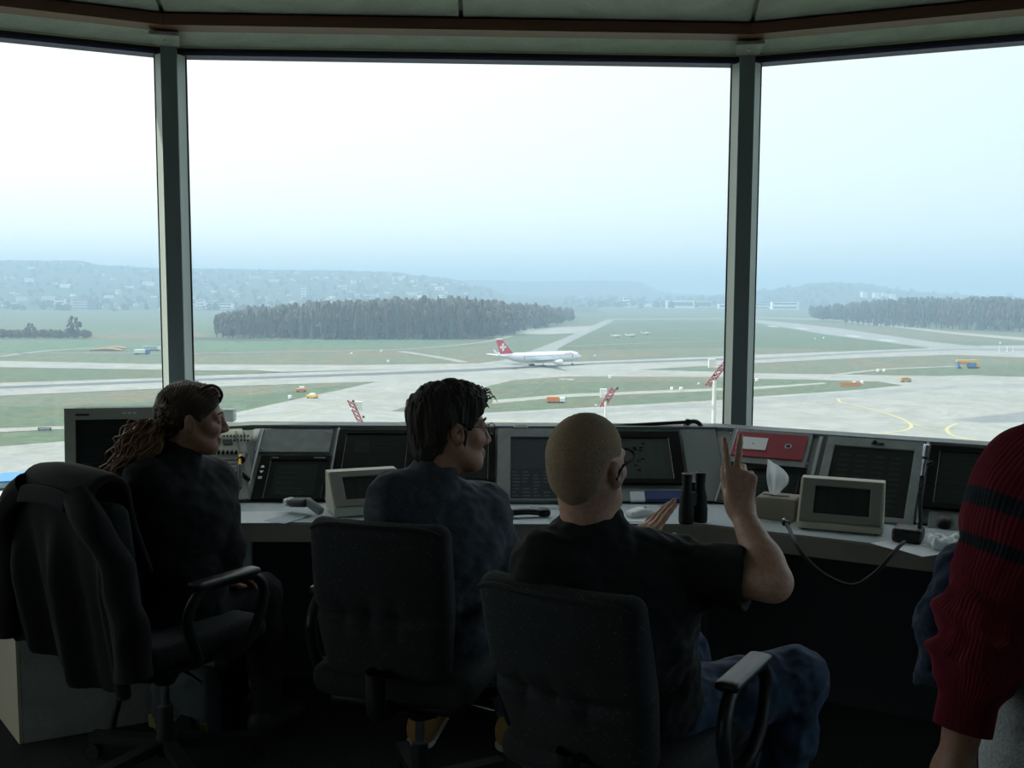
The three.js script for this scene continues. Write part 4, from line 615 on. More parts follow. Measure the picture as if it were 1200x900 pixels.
// a head: x to its right... local axes x = its left ear side, y up, z out of the face; returns prims in the world
function headFrame(c, yaw, pitch, roll, s) {          // yaw 0 looks away from the camera (-z), positive turns to the right (+x); pitch positive looks down
  const fwd = V(Math.sin(yaw) * Math.cos(pitch), -Math.sin(pitch), -Math.cos(yaw) * Math.cos(pitch)), x = V(0, 1, 0).cross(fwd).normalize(), y = fwd.clone().cross(x).applyAxisAngle(fwd, roll); x.copy(y).cross(fwd);
  const m = new THREE.Matrix4().makeBasis(x, y, fwd), q = new THREE.Quaternion().setFromRotationMatrix(m), P = (a, b, d) => V(a, b, d).multiplyScalar(s).applyQuaternion(q).add(c);
  return { c, q, s, P, fwd, y, x, local: p => p.clone().sub(c).applyQuaternion(q.clone().invert()).divideScalar(s) };
}
function headPrims(H, o = {}) {
  const { P, q, s } = H, S = (x, y, z) => V(x, y, z).multiplyScalar(s), out = [];
  out.push(ell(P(0, 0.036, -0.016), S(0.073, 0.084, 0.096), 0.02 * s, q), ell(P(0, -0.03, 0.03), S(0.056, 0.084, 0.06), 0.04 * s, q));
  out.push(cap(P(-0.018, -0.092, 0.068), P(0.018, -0.092, 0.068), 0.018 * s, 0.018 * s, 0.035 * s));
  for (const e of [-1, 1]) out.push(cap(P(e * 0.05, -0.04, -0.005), P(e * 0.03, -0.085, 0.045), 0.02 * s, 0.018 * s, 0.03 * s), cap(P(e * 0.008, 0.026, 0.086), P(e * 0.045, 0.024, 0.07), 0.008 * s, 0.008 * s, 0.015 * s), cap(P(e * 0.035, -0.022, 0.07), P(e * 0.05, -0.016, 0.05), 0.014 * s, 0.014 * s, 0.025 * s));
  for (const e of [-1, 1]) out.push(ell(P(e * 0.031, 0.006, 0.1), S(0.017, 0.011, 0.02), 0.012 * s, q, { sub: true }), ell(P(e * 0.031, 0.005, 0.077), S(0.013, 0.013, 0.013), 0.004 * s, q));
  out.push(cap(P(0, 0.02, 0.087), P(0, -0.026, 0.108), 0.008 * s, 0.012 * s, 0.012 * s), ell(P(0.012, -0.031, 0.095), S(0.01, 0.009, 0.012), 0.01 * s, q), ell(P(-0.012, -0.031, 0.095), S(0.01, 0.009, 0.012), 0.01 * s, q));
  out.push(cap(P(-0.018, -0.059, 0.0875), P(0.018, -0.059, 0.0875), 0.0075 * s, 0.0075 * s, 0.01 * s), cap(P(-0.015, -0.071, 0.086), P(0.015, -0.071, 0.086), 0.008 * s, 0.008 * s, 0.01 * s), cap(P(-0.02, -0.065, 0.099), P(0.02, -0.065, 0.099), 0.003 * s, 0.003 * s, 0.004 * s, { sub: true }));
  for (const e of [-1, 1]) { const tilt = new THREE.Quaternion().setFromEuler(new THREE.Euler(-0.25, e * 0.35, 0)); out.push(ell(P(e * 0.079, -0.002, -0.012), S(0.0095, 0.033, 0.019), 0.008 * s, q.clone().multiply(tilt)), ell(P(e * 0.089, 0.002, -0.008), S(0.006, 0.018, 0.009), 0.006 * s, q.clone().multiply(tilt), { sub: true })); }
  return out;
}
// a hand: along = wrist towards knuckles, back = out of the back of the hand, thumb on the side 'side' (+1: along x back)
function handPrims(wrist, along, back, side, curls, s = 1, thumb = [0.6, 0.3]) {
  const y = along.clone().normalize(), z = back.clone().addScaledVector(y, -back.dot(y)).normalize(), x = y.clone().cross(z).multiplyScalar(side), P = (a, b, c) => wrist.clone().addScaledVector(x, a * s).addScaledVector(y, b * s).addScaledVector(z, c * s), out = [];
  const X = [0.029, 0.0095, -0.0105, -0.029], K = [0.088, 0.093, 0.088, 0.079], L = [[0.043, 0.026, 0.021], [0.047, 0.029, 0.022], [0.043, 0.027, 0.021], [0.034, 0.02, 0.019]], Rr = [0.0092, 0.0095, 0.009, 0.008];
  out.push(cap(P(0.012, 0, 0), P(-0.012, 0, 0), 0.02 * s, 0.02 * s, 0.02 * s));
  X.forEach((v, i) => out.push(cap(P(v * 0.55, 0.012, 0), P(v, K[i], 0.001), 0.016 * s, 0.0118 * s, 0.014 * s)));
  X.forEach((v, i) => { let a = 0, p = P(v, K[i], 0); const sp = v * 1.6; for (let j = 0; j < 3; j++) { a += curls[i][j]; const d = y.clone().multiplyScalar(Math.cos(a)).addScaledVector(z, -Math.sin(a)).addScaledVector(x, sp * Math.cos(a) * (curls[i][3] ?? 1)).normalize(), e = p.clone().addScaledVector(d, L[i][j] * s); out.push(cap(p, e, Rr[i] * (1 - 0.06 * j) * s, Rr[i] * (0.94 - 0.09 * j) * s, j ? 0.004 * s : 0.008 * s)); p = e; } });
  { let p = P(0.022, 0.022, -0.006); const [o, c] = thumb, d1 = y.clone().multiplyScalar(Math.cos(o)).addScaledVector(x, Math.sin(o)).addScaledVector(z, -c).normalize(); let e = p.clone().addScaledVector(d1, 0.042 * s); out.push(cap(p, e, 0.017 * s, 0.0125 * s, 0.015 * s)); const d2 = d1.clone().lerp(y, 0.35).normalize(); p = e; e = p.clone().addScaledVector(d2, 0.03 * s); out.push(cap(p, e, 0.0115 * s, 0.0105 * s, 0.006 * s)); p = e; e = p.clone().addScaledVector(d2.clone().lerp(y, 0.3).normalize(), 0.024 * s); out.push(cap(p, e, 0.0105 * s, 0.008 * s, 0.004 * s)); }
  return out;
}
const OPEN = [[0.1, 0.12, 0.1], [0.08, 0.1, 0.1], [0.1, 0.12, 0.1], [0.14, 0.15, 0.1]], RELAX = [[0.35, 0.45, 0.3], [0.4, 0.5, 0.3], [0.45, 0.5, 0.3], [0.5, 0.5, 0.3]], GRIP = [[0.9, 1.1, 0.6], [0.95, 1.1, 0.6], [1, 1.1, 0.6], [1, 1.1, 0.6]];
const foldNoise = (amp, f, sx = 1, sy = 1, sz = 1, seed = 0) => (d, x, y, z) => d + (Math.abs(d) < 0.05 ? amp * (n3(x * f * sx + seed, y * f * sy, z * f * sz) + 0.5 * n3(x * f * 2.1 * sx, y * f * 2.1 * sy + seed, z * f * 2.1 * sz)) : 0);
// ================================================================== swivel chairs
const speckle = (() => { const r = rng(5); return canvasTex(512, 512, (c, w, h) => { c.fillStyle = '#4a4d50'; c.fillRect(0, 0, w, h); for (let i = 0; i < 14000; i++) { const k = 50 + r() * 40; c.fillStyle = `rgb(${k},${k},${k + 3})`; c.fillRect(r() * w, r() * h, 2, 2); } for (let i = 0; i < 300; i++) { const k = 150 + r() * 90; c.fillStyle = `rgb(${k},${k},${k})`; c.fillRect(r() * w, r() * h, 3, 3); } }); })();
speckle.wrapS = speckle.wrapT = THREE.RepeatWrapping; speckle.repeat.set(3, 3);
Object.assign(M, { fabric: new THREE.MeshStandardMaterial({ color: col('#8f9294'), roughness: 0.95, map: speckle }), armPlastic: std('#26282a', 0.4), chairBlack: std('#17181a', 0.5) });
function makeChair() {                                 // faces -z; origin on the floor below the column
  const t = new THREE.Group();
  part('seat', soft(0.49, 0.09, 0.48, 0.04, 0.02, v => { v.y += 0.47 - 0.1 * Math.max(0, -v.z - 0.16) + 0.05 * v.x * v.x * 4; }), M.fabric, t); part('seat_pan', soft(0.4, 0.03, 0.4, 0.012, 0.03).translate(0, 0.415, 0), M.chairBlack, t);
  const lean = v => { const y = v.y; v.z += 0.235 + 0.16 * (y - 0.5) * 0.9 - 0.28 * v.x * v.x * 4 * 0.55; };
  const b = part('backrest', soft(0.405, 0.455, 0.075, 0.036, 0.012, v => {
    const w = 1 - 0.1 * sstep(0.02, -0.26, v.y) + 0.0 * v.y; v.x *= w;
    const back = v.z > 0 ? 1 : 0, s = Math.exp(-Math.pow((v.y + 0.035) / 0.012, 2)); v.z -= back * 0.016 * s;                     // the seam across the back
    for (const x of [-0.1, -0.02, 0.06]) v.z -= back * 0.013 * Math.exp(-Math.pow((v.x - x) / 0.016, 2)) * Math.exp(-Math.pow((v.y + 0.035) / 0.05, 2));
    v.z += back * 0.018 * Math.cos(v.y * 6) ; v.y += 0.742; lean(v); }), M.fabric, t);
  part('piping', tube(Array.from({ length: 24 }, (_, i) => { const a = i / 23, x = lerp(-0.19, 0.19, a), v = V(x, 0.965 - 0.022 * Math.pow(Math.abs(2 * a - 1), 6), 0.036); lean(v); return v; }), 0.006, 6), M.fabric, b);
  part('back_bracket', [tube([V(0, 0.42, 0.14), V(0, 0.44, 0.3), V(0, 0.56, 0.315)], 0.028, 10)], M.chairBlack, t);
  for (const s of [-1, 1]) { const a = part('armrest', tube([V(s * 0.235, 0.44, 0.09), V(s * 0.285, 0.46, 0.09), V(s * 0.295, 0.6, 0.13), V(s * 0.29, 0.672, 0.08), V(s * 0.285, 0.685, -0.06), V(s * 0.285, 0.675, -0.14), V(s * 0.288, 0.62, -0.175), V(s * 0.288, 0.5, -0.13), V(s * 0.27, 0.44, -0.08), V(s * 0.235, 0.435, -0.06)], 0.017, 10, 90), M.armPlastic, t); part('arm_pad', soft(0.058, 0.024, 0.25, 0.011, 0.015).translate(s * 0.287, 0.696, -0.02), M.armPlastic, a); }
  part('mechanism', [soft(0.2, 0.06, 0.26, 0.02, 0.03).translate(0, 0.385, 0.02), new THREE.LatheGeometry([[0, 0.3], [0.032, 0.3], [0.06, 0.35], [0.1, 0.375], [0.1, 0.39], [0, 0.39]].map(a => new THREE.Vector2(...a)), 20)], M.chairBlack, t); part('lever', rod(V(0.08, 0.385, 0.02), V(0.26, 0.38, 0.06), 0.006, 8), M.chrome, t);
  part('gas_column', cyl(0.014, 0.014, 0.16, 0, 0.28, 0, 16), M.chrome, t); part('column_sleeve', new THREE.LatheGeometry([[0, 0.06], [0.036, 0.06], [0.034, 0.11], [0.026, 0.14], [0.025, 0.22], [0.02, 0.225], [0, 0.225]].map(a => new THREE.Vector2(...a)), 20), M.chairBlack, t);
  for (let k = 0; k < 5; k++) { const a = k / 5 * Math.PI * 2 + 0.35, d = V(Math.cos(a), 0, Math.sin(a)), l = part('base_leg', bar(V(0, 0.1, 0), d.clone().multiplyScalar(0.3).setY(0.075), 0.045, 0.03), M.chairBlack, t); const w = d.clone().multiplyScalar(0.29), s = V(-d.z, 0, d.x).multiplyScalar(0.016); part('castor', [rod(w.clone().sub(s).setY(0.027), w.clone().sub(s.clone().multiplyScalar(0.25)).setY(0.027), 0.027, 16), rod(w.clone().add(s.clone().multiplyScalar(0.25)).setY(0.027), w.clone().add(s).setY(0.027), 0.027, 16), rod(w.clone().setY(0.03), w.clone().setY(0.07), 0.008, 8)], M.chairBlack, l); }
  return t;
}
const chairProto = makeChair();
function chair(label, x, z, yaw, lift = 0) { const o = chairProto.clone(); o.name = numbered('office_chair'); o.userData = { label, category: 'chair', group: 'swivel chairs at the consoles' }; o.position.set(x, 0, z); o.rotation.y = -rad(yaw); scene.add(o); return o; }
const chairM1 = chair('speckled charcoal swivel chair under the dark haired man in glasses', -0.275, -2.92, 17), chairM2 = chair('speckled charcoal swivel chair under the short haired blond man', 0.30, -2.42, 33), chairW = chair('charcoal swivel chair under the woman, a jacket over its back', -1.14, -3.18, 34);

{ // the blond man's chair leans back further
  const pv = V(0, 0.48, 0.24), q = 0.17; for (const c of chairM2.children) if (c.name === 'backrest') { c.rotation.x = q; c.position.copy(pv.clone().sub(pv.clone().applyAxisAngle(V(1, 0, 0), q))); }
}
// ================================================================== people
const skinTex = noiseTex(128, (u, v, N) => { const a = 0.9 + 0.1 * (N(8) - 0.5) + 0.12 * (N(40, 3) - 0.5); return [a, a * 0.985, a * 0.97]; });
const skin = c => new THREE.MeshPhysicalMaterial({ color: col(c), roughness: 0.55, map: rep(skinTex, 8), sheen: 0.2, sheenColor: col('#ffd9c8'), sheenRoughness: 0.5 });
const weave = noiseTex(256, (u, v, N) => 0.8 + 0.25 * (N(100) - 0.5) + 0.2 * (N(20, 3) - 0.5));
const denimTex = noiseTex(256, (u, v, N) => { const k = 0.8 + 0.22 * (N(110) - 0.5) + 0.1 * (N(9, 3) - 0.5); return [k, k, k]; });
const cloth = (c, f = 6, o = {}) => new THREE.MeshPhysicalMaterial({ color: col(c), roughness: 0.95, map: rep(weave, f), sheen: parseInt(c.slice(1, 3), 16) < 0x30 ? 0 : 0.25, sheenColor: col('#888c92'), sheenRoughness: 0.6, ...o });
const denim = c => new THREE.MeshStandardMaterial({ color: col(c), roughness: 0.9, map: rep(denimTex, 5) });
const mid = (a, b, t = 0.5) => a.clone().lerp(b, t);
const P = atD;
const low = (px, d, y) => { const r = atD(px, 600, d); return V(r.x, y, r.z); };
function torsoPrims(j, w = 1) {
  const chest = mid(j.sL, j.sR).add(V(0, -0.13, 0)).addScaledVector(mid(j.hL, j.hR).sub(mid(j.sL, j.sR)).setY(0), 0.2), waist = mid(chest, mid(j.hL, j.hR), 0.6), lat = j.sR.clone().sub(j.sL).normalize();
  return [cap(mid(j.sL, j.sR, 0.22).add(V(0, -0.05, 0)), mid(j.sL, j.sR, 0.78).add(V(0, -0.05, 0)), 0.088 * w, 0.088 * w, 0.05), cap(chest.clone().addScaledVector(lat, -0.075 * w), chest.clone().addScaledVector(lat, 0.075 * w), 0.115 * w, 0.115 * w, 0.08), cap(chest, waist, 0.14 * w, 0.135 * w, 0.08), cap(waist.clone().addScaledVector(lat, -0.05), waist.clone().addScaledVector(lat, 0.05), 0.115 * w, 0.115 * w, 0.08), cap(mid(j.hL, j.hR, 0.15), mid(j.hL, j.hR, 0.85), 0.12 * w, 0.12 * w, 0.07), cap(j.neck.clone().add(V(0, -0.03, 0)), j.sL, 0.055 * w, 0.062 * w, 0.05), cap(j.neck.clone().add(V(0, -0.03, 0)), j.sR, 0.055 * w, 0.062 * w, 0.05)];
}
const armPrims = (j, s, w = 1) => [cap(j['s' + s], j['e' + s], 0.056 * w, 0.043 * w, 0.03), cap(j['e' + s], mid(j['e' + s], j['w' + s], 0.3), 0.042 * w, 0.043 * w, 0.02), cap(mid(j['e' + s], j['w' + s], 0.3), j['w' + s], 0.043 * w, 0.026 * w, 0.02)];
const legPrims = (j, s, w = 1) => [cap(j['h' + s], j['k' + s], 0.092 * w, 0.06 * w, 0.05), cap(j['k' + s], mid(j['k' + s], j['a' + s], 0.35), 0.058 * w, 0.056 * w, 0.03), cap(mid(j['k' + s], j['a' + s], 0.35), j['a' + s], 0.056 * w, 0.038 * w, 0.02)];
const footPrims = (j, s, dir) => [cap(j['a' + s].clone().add(V(0, -0.03, 0)).addScaledVector(dir, -0.03), j['a' + s].clone().addScaledVector(dir, 0.15).setY(0.035), 0.036, 0.03, 0.03)];
function person(label, j, H, skinHex, hands, foot, w = 1, neckR = 0.058) {
  const base = mid(j.aL, j.aR).setY(0), t = thing('person', label, 'person', base);
  const add = (name, g, m, lab) => { g = join(g); g.translate(-base.x, -base.y, -base.z); return part(name, g, m, t, lab); };
  const neck = cap(j.neck, H.P(0, -0.045, -0.022), neckR * 1.06, neckR, 0.03), fine = [], bodyP = [...torsoPrims(j, w * 0.97), ...armPrims(j, 'L', w), ...armPrims(j, 'R', w), ...legPrims(j, 'L', w), ...legPrims(j, 'R', w), ...footPrims(j, 'L', foot), ...footPrims(j, 'R', foot), neck];
  fine.push(nets([...headPrims(H), neck], 0.0042));
  for (const s of ['L', 'R']) if (hands[s]) { const h = hands[s]; fine.push(nets([...handPrims(j['w' + s], h.along, h.back, h.side, h.curls, h.s ?? 1, h.thumb), cap(mid(j['e' + s], j['w' + s], 0.25), j['w' + s], 0.043 * w, 0.026 * w, 0.02), ...(h.arm ? [cap(j['e' + s], mid(j['e' + s], j['w' + s], 0.3), 0.042 * w, 0.043 * w, 0.02), cap(mid(j['s' + s], j['e' + s], 0.6), j['e' + s], 0.048 * w, 0.042 * w, 0.02)] : [])], 0.0045)); }
  add('body', [nets(bodyP, 0.016, -0.004), ...fine], skin(skinHex));
  return { t, add, base };
}
function glasses(add, H, mat, lens, thick) {
  const { P: p, s } = H, g = [], rim = e => { const a = []; for (let i = 0; i < 24; i++) { const k = i / 24 * 6.283; a.push(p(e * 0.034 + Math.cos(k) * 0.024, 0.008 + Math.sin(k) * 0.016, 0.108 - 0.06 * Math.abs(Math.cos(k) * 0.024 * e + 0.034 * 0) * 0.4)); } return a; };
  for (const e of [-1, 1]) { g.push(tube(rim(e), thick, 6, 40, true)); g.push(tube([p(e * 0.058, 0.014, 0.104), p(e * 0.074, 0.014, 0.08), p(e * 0.085, 0.012, 0.0), p(e * 0.083, -0.012, -0.022)], thick * 1.15, 6)); }
  g.push(tube([p(-0.011, 0.012, 0.108), p(0, 0.017, 0.112), p(0.011, 0.012, 0.108)], thick, 6)); const m = add('glasses', g, mat);
  const pos = [], idx = []; for (const e of [-1, 1]) { const o = pos.length / 3, c = p(e * 0.034, 0.008, 0.106), r = rim(e); pos.push(c.x, c.y, c.z); r.forEach((q, i) => { pos.push(q.x, q.y, q.z); idx.push(o, o + 1 + i, o + 1 + (i + 1) % 24); }); }
  const L = new THREE.BufferGeometry(); L.setAttribute('position', new THREE.Float32BufferAttribute(pos, 3)); L.setIndex(idx); L.computeVertexNormals(); return [m, L];
}
const clearLens = new THREE.MeshPhysicalMaterial({ color: col('#ffffff'), roughness: 0.02, transmission: 1, thickness: 0, ior: 1.5, side: THREE.DoubleSide });
// ---------------------------------------------------------------- dark haired man in the middle
{
  const j = { neck: P(504, 568, 2.83), sL: P(463, 586, 2.78), sR: P(568, 598, 2.96), eL: P(452, 690, 2.9), wL: P(512, 706, 3.1), eR: P(592, 668, 2.95), wR: P(556, 694, 3.1), hL: P(462, 758, 2.86), hR: P(530, 758, 2.94), kL: low(498, 3.3, 0.53), kR: low(592, 3.26, 0.53), aL: low(497, 3.42, 0.1), aR: low(601, 3.4, 0.1) };
  const H = headFrame(P(529, 505, 2.86), rad(66), rad(2), rad(-3), 1.04), dir = V(0.2, 0, -1).normalize();
  const { t, add, base } = person('dark haired man in glasses and grey pullover, seated, looking aside', j, H, '#b98a70', { L: { along: V(0.7, -0.2, -0.4), back: V(0, 0.9, 0.2), side: 1, curls: RELAX }, R: { along: V(-0.5, -0.2, -0.7), back: V(0.2, 0.9, 0.2), side: -1, curls: RELAX } }, dir);
  const tor = torsoPrims(j, 1.0);
  add('pullover', nets([...tor, cap(j.sL, j.eL, 0.06, 0.052, 0.04), cap(j.eL, mid(j.eL, j.wL, 0.86), 0.052, 0.04, 0.03), cap(j.sR, j.eR, 0.06, 0.052, 0.04), cap(j.eR, mid(j.eR, j.wR, 0.86), 0.052, 0.04, 0.03), cap(j.neck.clone().add(V(0, -0.01, 0)), j.neck.clone().add(V(0.006, 0.02, -0.01)), 0.066, 0.064, 0.03)], 0.0085, 0.012, foldNoise(0.006, 9, 1, 1.4, 1, 3)), cloth('#4d545e', 6));
  { const c = j.neck.clone().add(V(0.006, 0.018, -0.006)); add('collar', new THREE.TorusGeometry(0.064, 0.011, 10, 40).rotateX(Math.PI / 2 - 0.25).translate(c.x, c.y, c.z), cloth('#3a3f47', 6)); }
  add('trousers', nets([cap(mid(j.hL, j.hR, 0.1), mid(j.hL, j.hR, 0.9), 0.125, 0.125, 0.06), ...legPrims({ ...j, aL: mid(j.kL, j.aL, 0.97), aR: mid(j.kR, j.aR, 0.97) }, 'L', 1.05), ...legPrims({ ...j, aR: mid(j.kR, j.aR, 0.97) }, 'R', 1.05)], 0.0105, 0.016, foldNoise(0.006, 12)), denim('#37495e'), 'blue jeans');
  for (const s of ['L', 'R']) { const a = j['a' + s], heel = a.clone().addScaledVector(dir, -0.05).setY(0.045), toe = a.clone().addScaledVector(dir, 0.17).setY(0.04); const cutY = [{ p: V(0, 0.012, 0), n: V(0, -1, 0) }];
    add('shoe', nets([cap(heel, toe, 0.046, 0.042, 0.03, { cut: cutY }), cap(heel.clone().setY(0.08), a.clone().addScaledVector(dir, 0.03).setY(0.085), 0.045, 0.04, 0.03, { cut: cutY })], 0.007), std('#8a6a3a', 0.7), 'tan leather shoe'); add('sole', nets([cap(heel.clone().setY(0.014), toe.clone().setY(0.014), 0.05, 0.046, 0.02, { cut: [{ p: V(0, 0.024, 0), n: V(0, 1, 0) }, { p: V(0, 0.002, 0), n: V(0, -1, 0) }] })], 0.007), std('#c8c2b0', 0.8)); }
  // hair: thick and tousled
  const q = H.q.clone().invert(), S = H.s, L3 = V();
  add('hair', nets([ell(H.P(0, 0.046, -0.02), V(0.088, 0.097, 0.113).multiplyScalar(S), 0.02, H.q), ell(H.P(0, 0.085, 0.03), V(0.07, 0.05, 0.07).multiplyScalar(S), 0.03, H.q), ell(H.P(0, -0.02, -0.07), V(0.066, 0.075, 0.05).multiplyScalar(S), 0.03, H.q)], 0.0038, 0, (d, x, y, z) => {
    if (d > 0.05) return d; L3.set(x - H.c.x, y - H.c.y, z - H.c.z).applyQuaternion(q).divideScalar(S);
    const a = Math.atan2(L3.x, L3.y - 0.02), st = 0.003 * n3(L3.x * 100, L3.y * 14, L3.z * 100) + 0.005 * n3(L3.x * 30 + 5, L3.y * 9, L3.z * 30);
    const face = (L3.z - 0.026) - 0.80 * L3.y + 0.012 * n3(L3.x * 50, L3.y * 40, 2), ear = 0.03 - Math.hypot(L3.y + 0.004, L3.z + 0.008) - (Math.abs(L3.x) < 0.05 ? 1 : 0);
    return Math.max(d + st, face * 0.75, -(L3.y + 0.082) + 0.01 * n3(L3.x * 80, 1, L3.z * 80), ear); }), std('#231a14', 0.75), 'dark brown tousled hair');
  { const r = rng(21), g = []; for (let i = 0; i < 30; i++) { const a = r() * 6.28, f = i < 7, u = f ? lerp(-0.05, 0.06, r()) : Math.cos(a) * 0.075, z0 = f ? 0.085 + 0.015 * r() : Math.sin(a) * 0.1 - 0.02, y0 = f ? 0.085 + 0.025 * r() : 0.09 + 0.03 * r() - Math.abs(z0) * 0.25; const p0 = H.P(u, y0, z0), d = f ? V((r() - 0.5) * 0.03, -0.012 + 0.03 * r(), 0.028) : V(u * 0.25, 0.006 * r() - 0.006, z0 * 0.22 + 0.012); const p1 = H.P(u + d.x * 0.6, y0 + d.y + 0.006, z0 + d.z * 0.6), p2 = H.P(u + d.x, y0 + d.y - 0.012, z0 + d.z); g.push(rod(p0, p1, 0.003, 5, 0.0018), rod(p1, p2, 0.0018, 5, 0.0004)); }
    add('hair_tuft', g, std('#231a14', 0.75)); }
  for (const e of [1, -1]) add('sideburn', nets([cap(H.P(e * 0.071, 0.0, 0.012), H.P(e * 0.062, -0.045, 0.012), 0.009 * S, 0.006 * S, 0.01)], 0.0035), std('#2a1f17', 0.9));
  for (const e of [1, -1]) add('eyebrow', tube([H.P(e * 0.014, 0.031, 0.094), H.P(e * 0.032, 0.036, 0.089), H.P(e * 0.05, 0.03, 0.074)], 0.0035, 6), std('#231a14', 0.8));
  for (const e of [1, -1]) add('eye', ball(0.0045 * S, ...H.P(e * 0.031, 0.005, 0.0865).toArray(), 10), std('#1c1512', 0.2));
  const [gm, gl] = glasses(add, H, std('#2a2c2e', 0.3, { metalness: 0.6 }), null, 0.0013); gl.translate(-base.x, -base.y, -base.z); part('lenses', gl, clearLens, gm);
}
// ---------------------------------------------------------------- blond man gesturing
{
  const j = { neck: P(692, 622, 2.26), sL: P(642, 664, 2.2), sR: P(782, 668, 2.33), eL: P(648, 770, 2.4), wL: P(742, 650, 2.52), eR: P(905, 682, 2.2), wR: P(868, 598, 2.36), hL: P(702, 836, 2.40), hR: P(778, 840, 2.46), kL: low(800, 2.74, 0.57), kR: low(938, 2.56, 0.57), aL: low(790, 2.82, 0.1), aR: low(915, 2.62, 0.1) };
  const H = headFrame(P(690, 548, 2.24), rad(36), rad(-6), rad(2), 1.01), dir = V(0.55, 0, -0.83).normalize();
  const up = j.wR.clone().sub(j.eR).normalize();
  const { t, add, base } = person('short haired blond man in black T-shirt, seated, raising two fingers', j, H, '#dfb29c', {
    R: { along: V(0.0, 1, -0.12), back: V(-0.1, 0, 1), side: -1, curls: [[0.12, 0.15, 0.1, 2.2], [0.2, 0.15, 0.1, -9], [1.15, 1.25, 0.6], [1.25, 1.25, 0.6]], thumb: [0.25, 0.9], s: 0.97, arm: 1 },
    L: { along: V(0.55, 0.78, -0.3), back: V(-0.62, 0.42, 0.4), side: 1, curls: [[0.05, 0.08, 0.06, -0.4], [0.08, 0.08, 0.06, -0.4], [0.14, 0.1, 0.1, -0.4], [0.2, 0.15, 0.1, -0.4]], thumb: [0.8, 0.2], s: 0.95, arm: 1 } }, dir, 1.02, 0.062);
  const tor = torsoPrims(j, 1.03), sl = (s) => { const e = mid(j['s' + s], j['e' + s], 0.72), n = j['e' + s].clone().sub(j['s' + s]).normalize(); return cap(j['s' + s], j['e' + s], 0.064, 0.058, 0.04, { cut: [{ p: e, n }] }); };
  add('t_shirt', nets([...tor, sl('L'), sl('R'), cap(j.neck.clone().add(V(0, -0.03, 0)), j.neck.clone().add(V(0.0, -0.008, 0)), 0.075, 0.071, 0.03)], 0.0085, 0.013, foldNoise(0.006, 9, 1, 1.5, 1, 8)), cloth('#1d1f21', 6), 'black T-shirt');
  { const c = j.neck.clone().add(V(0.002, -0.006, 0)); add('neckband', new THREE.TorusGeometry(0.07, 0.0085, 10, 40).rotateX(Math.PI / 2 - 0.16).translate(c.x, c.y, c.z), cloth('#1b1d1f', 6)); }
  add('trousers', nets([cap(mid(j.hL, j.hR, 0.1), mid(j.hL, j.hR, 0.9), 0.128, 0.128, 0.06), ...legPrims({ ...j, aL: mid(j.kL, j.aL, 0.97) }, 'L', 1.05), ...legPrims({ ...j, aR: mid(j.kR, j.aR, 0.97) }, 'R', 1.05)], 0.0105, 0.017, foldNoise(0.007, 11, 1, 1, 1, 4)), denim('#3b5270'), 'blue jeans');
  for (const s of ['L', 'R']) { const a = j['a' + s]; add('shoe', nets([cap(a.clone().addScaledVector(dir, -0.05).setY(0.045), a.clone().addScaledVector(dir, 0.17).setY(0.04), 0.046, 0.042, 0.03, { cut: [{ p: V(0, 0.002, 0), n: V(0, -1, 0) }] }), cap(a.clone().addScaledVector(dir, -0.04).setY(0.08), a.clone().addScaledVector(dir, 0.03).setY(0.085), 0.045, 0.04, 0.03)], 0.009), std('#2b2b2d', 0.7), 'dark shoe'); }
  const q = H.q.clone().invert(), S = H.s, L3 = V();
  const stubble = noiseTex(128, (u, v, N) => { const k = 0.76 + 0.7 * (N(60) - 0.5) + 0.5 * (N(100, 3) - 0.5); return [k, k * 0.97, k * 0.93]; });
  add('hair', nets([ell(H.P(0, 0.038, -0.018), V(0.0795, 0.0905, 0.1025).multiplyScalar(S), 0.02, H.q), ell(H.P(0, -0.02, -0.058), V(0.058, 0.066, 0.047).multiplyScalar(S), 0.03, H.q)], 0.0036, 0, (d, x, y, z) => {
    if (d > 0.05) return d; L3.set(x - H.c.x, y - H.c.y, z - H.c.z).applyQuaternion(q).divideScalar(S);
    const st = 0.0012 * n3(L3.x * 160, L3.y * 160, L3.z * 160), face = (L3.z - 0.018) - 0.85 * L3.y, ear = 0.03 - Math.hypot(L3.y + 0.004, L3.z + 0.01) - (Math.abs(L3.x) < 0.05 ? 1 : 0);
    const edge = Math.max(face * 0.75, -(L3.y + 0.068) + 0.016 * Math.abs(L3.x) / 0.06, ear); return Math.max(d + st + 0.009 * sstep(-0.03, 0.002, edge), edge); }), new THREE.MeshStandardMaterial({ color: col('#d0b598'), roughness: 0.95, map: rep(stubble, 14) }), 'cropped blond hair');
  const [gm, gl] = glasses(add, H, std('#101112', 0.85), null, 0.003); gl.translate(-base.x, -base.y, -base.z); part('lenses', gl, clearLens, gm);
}
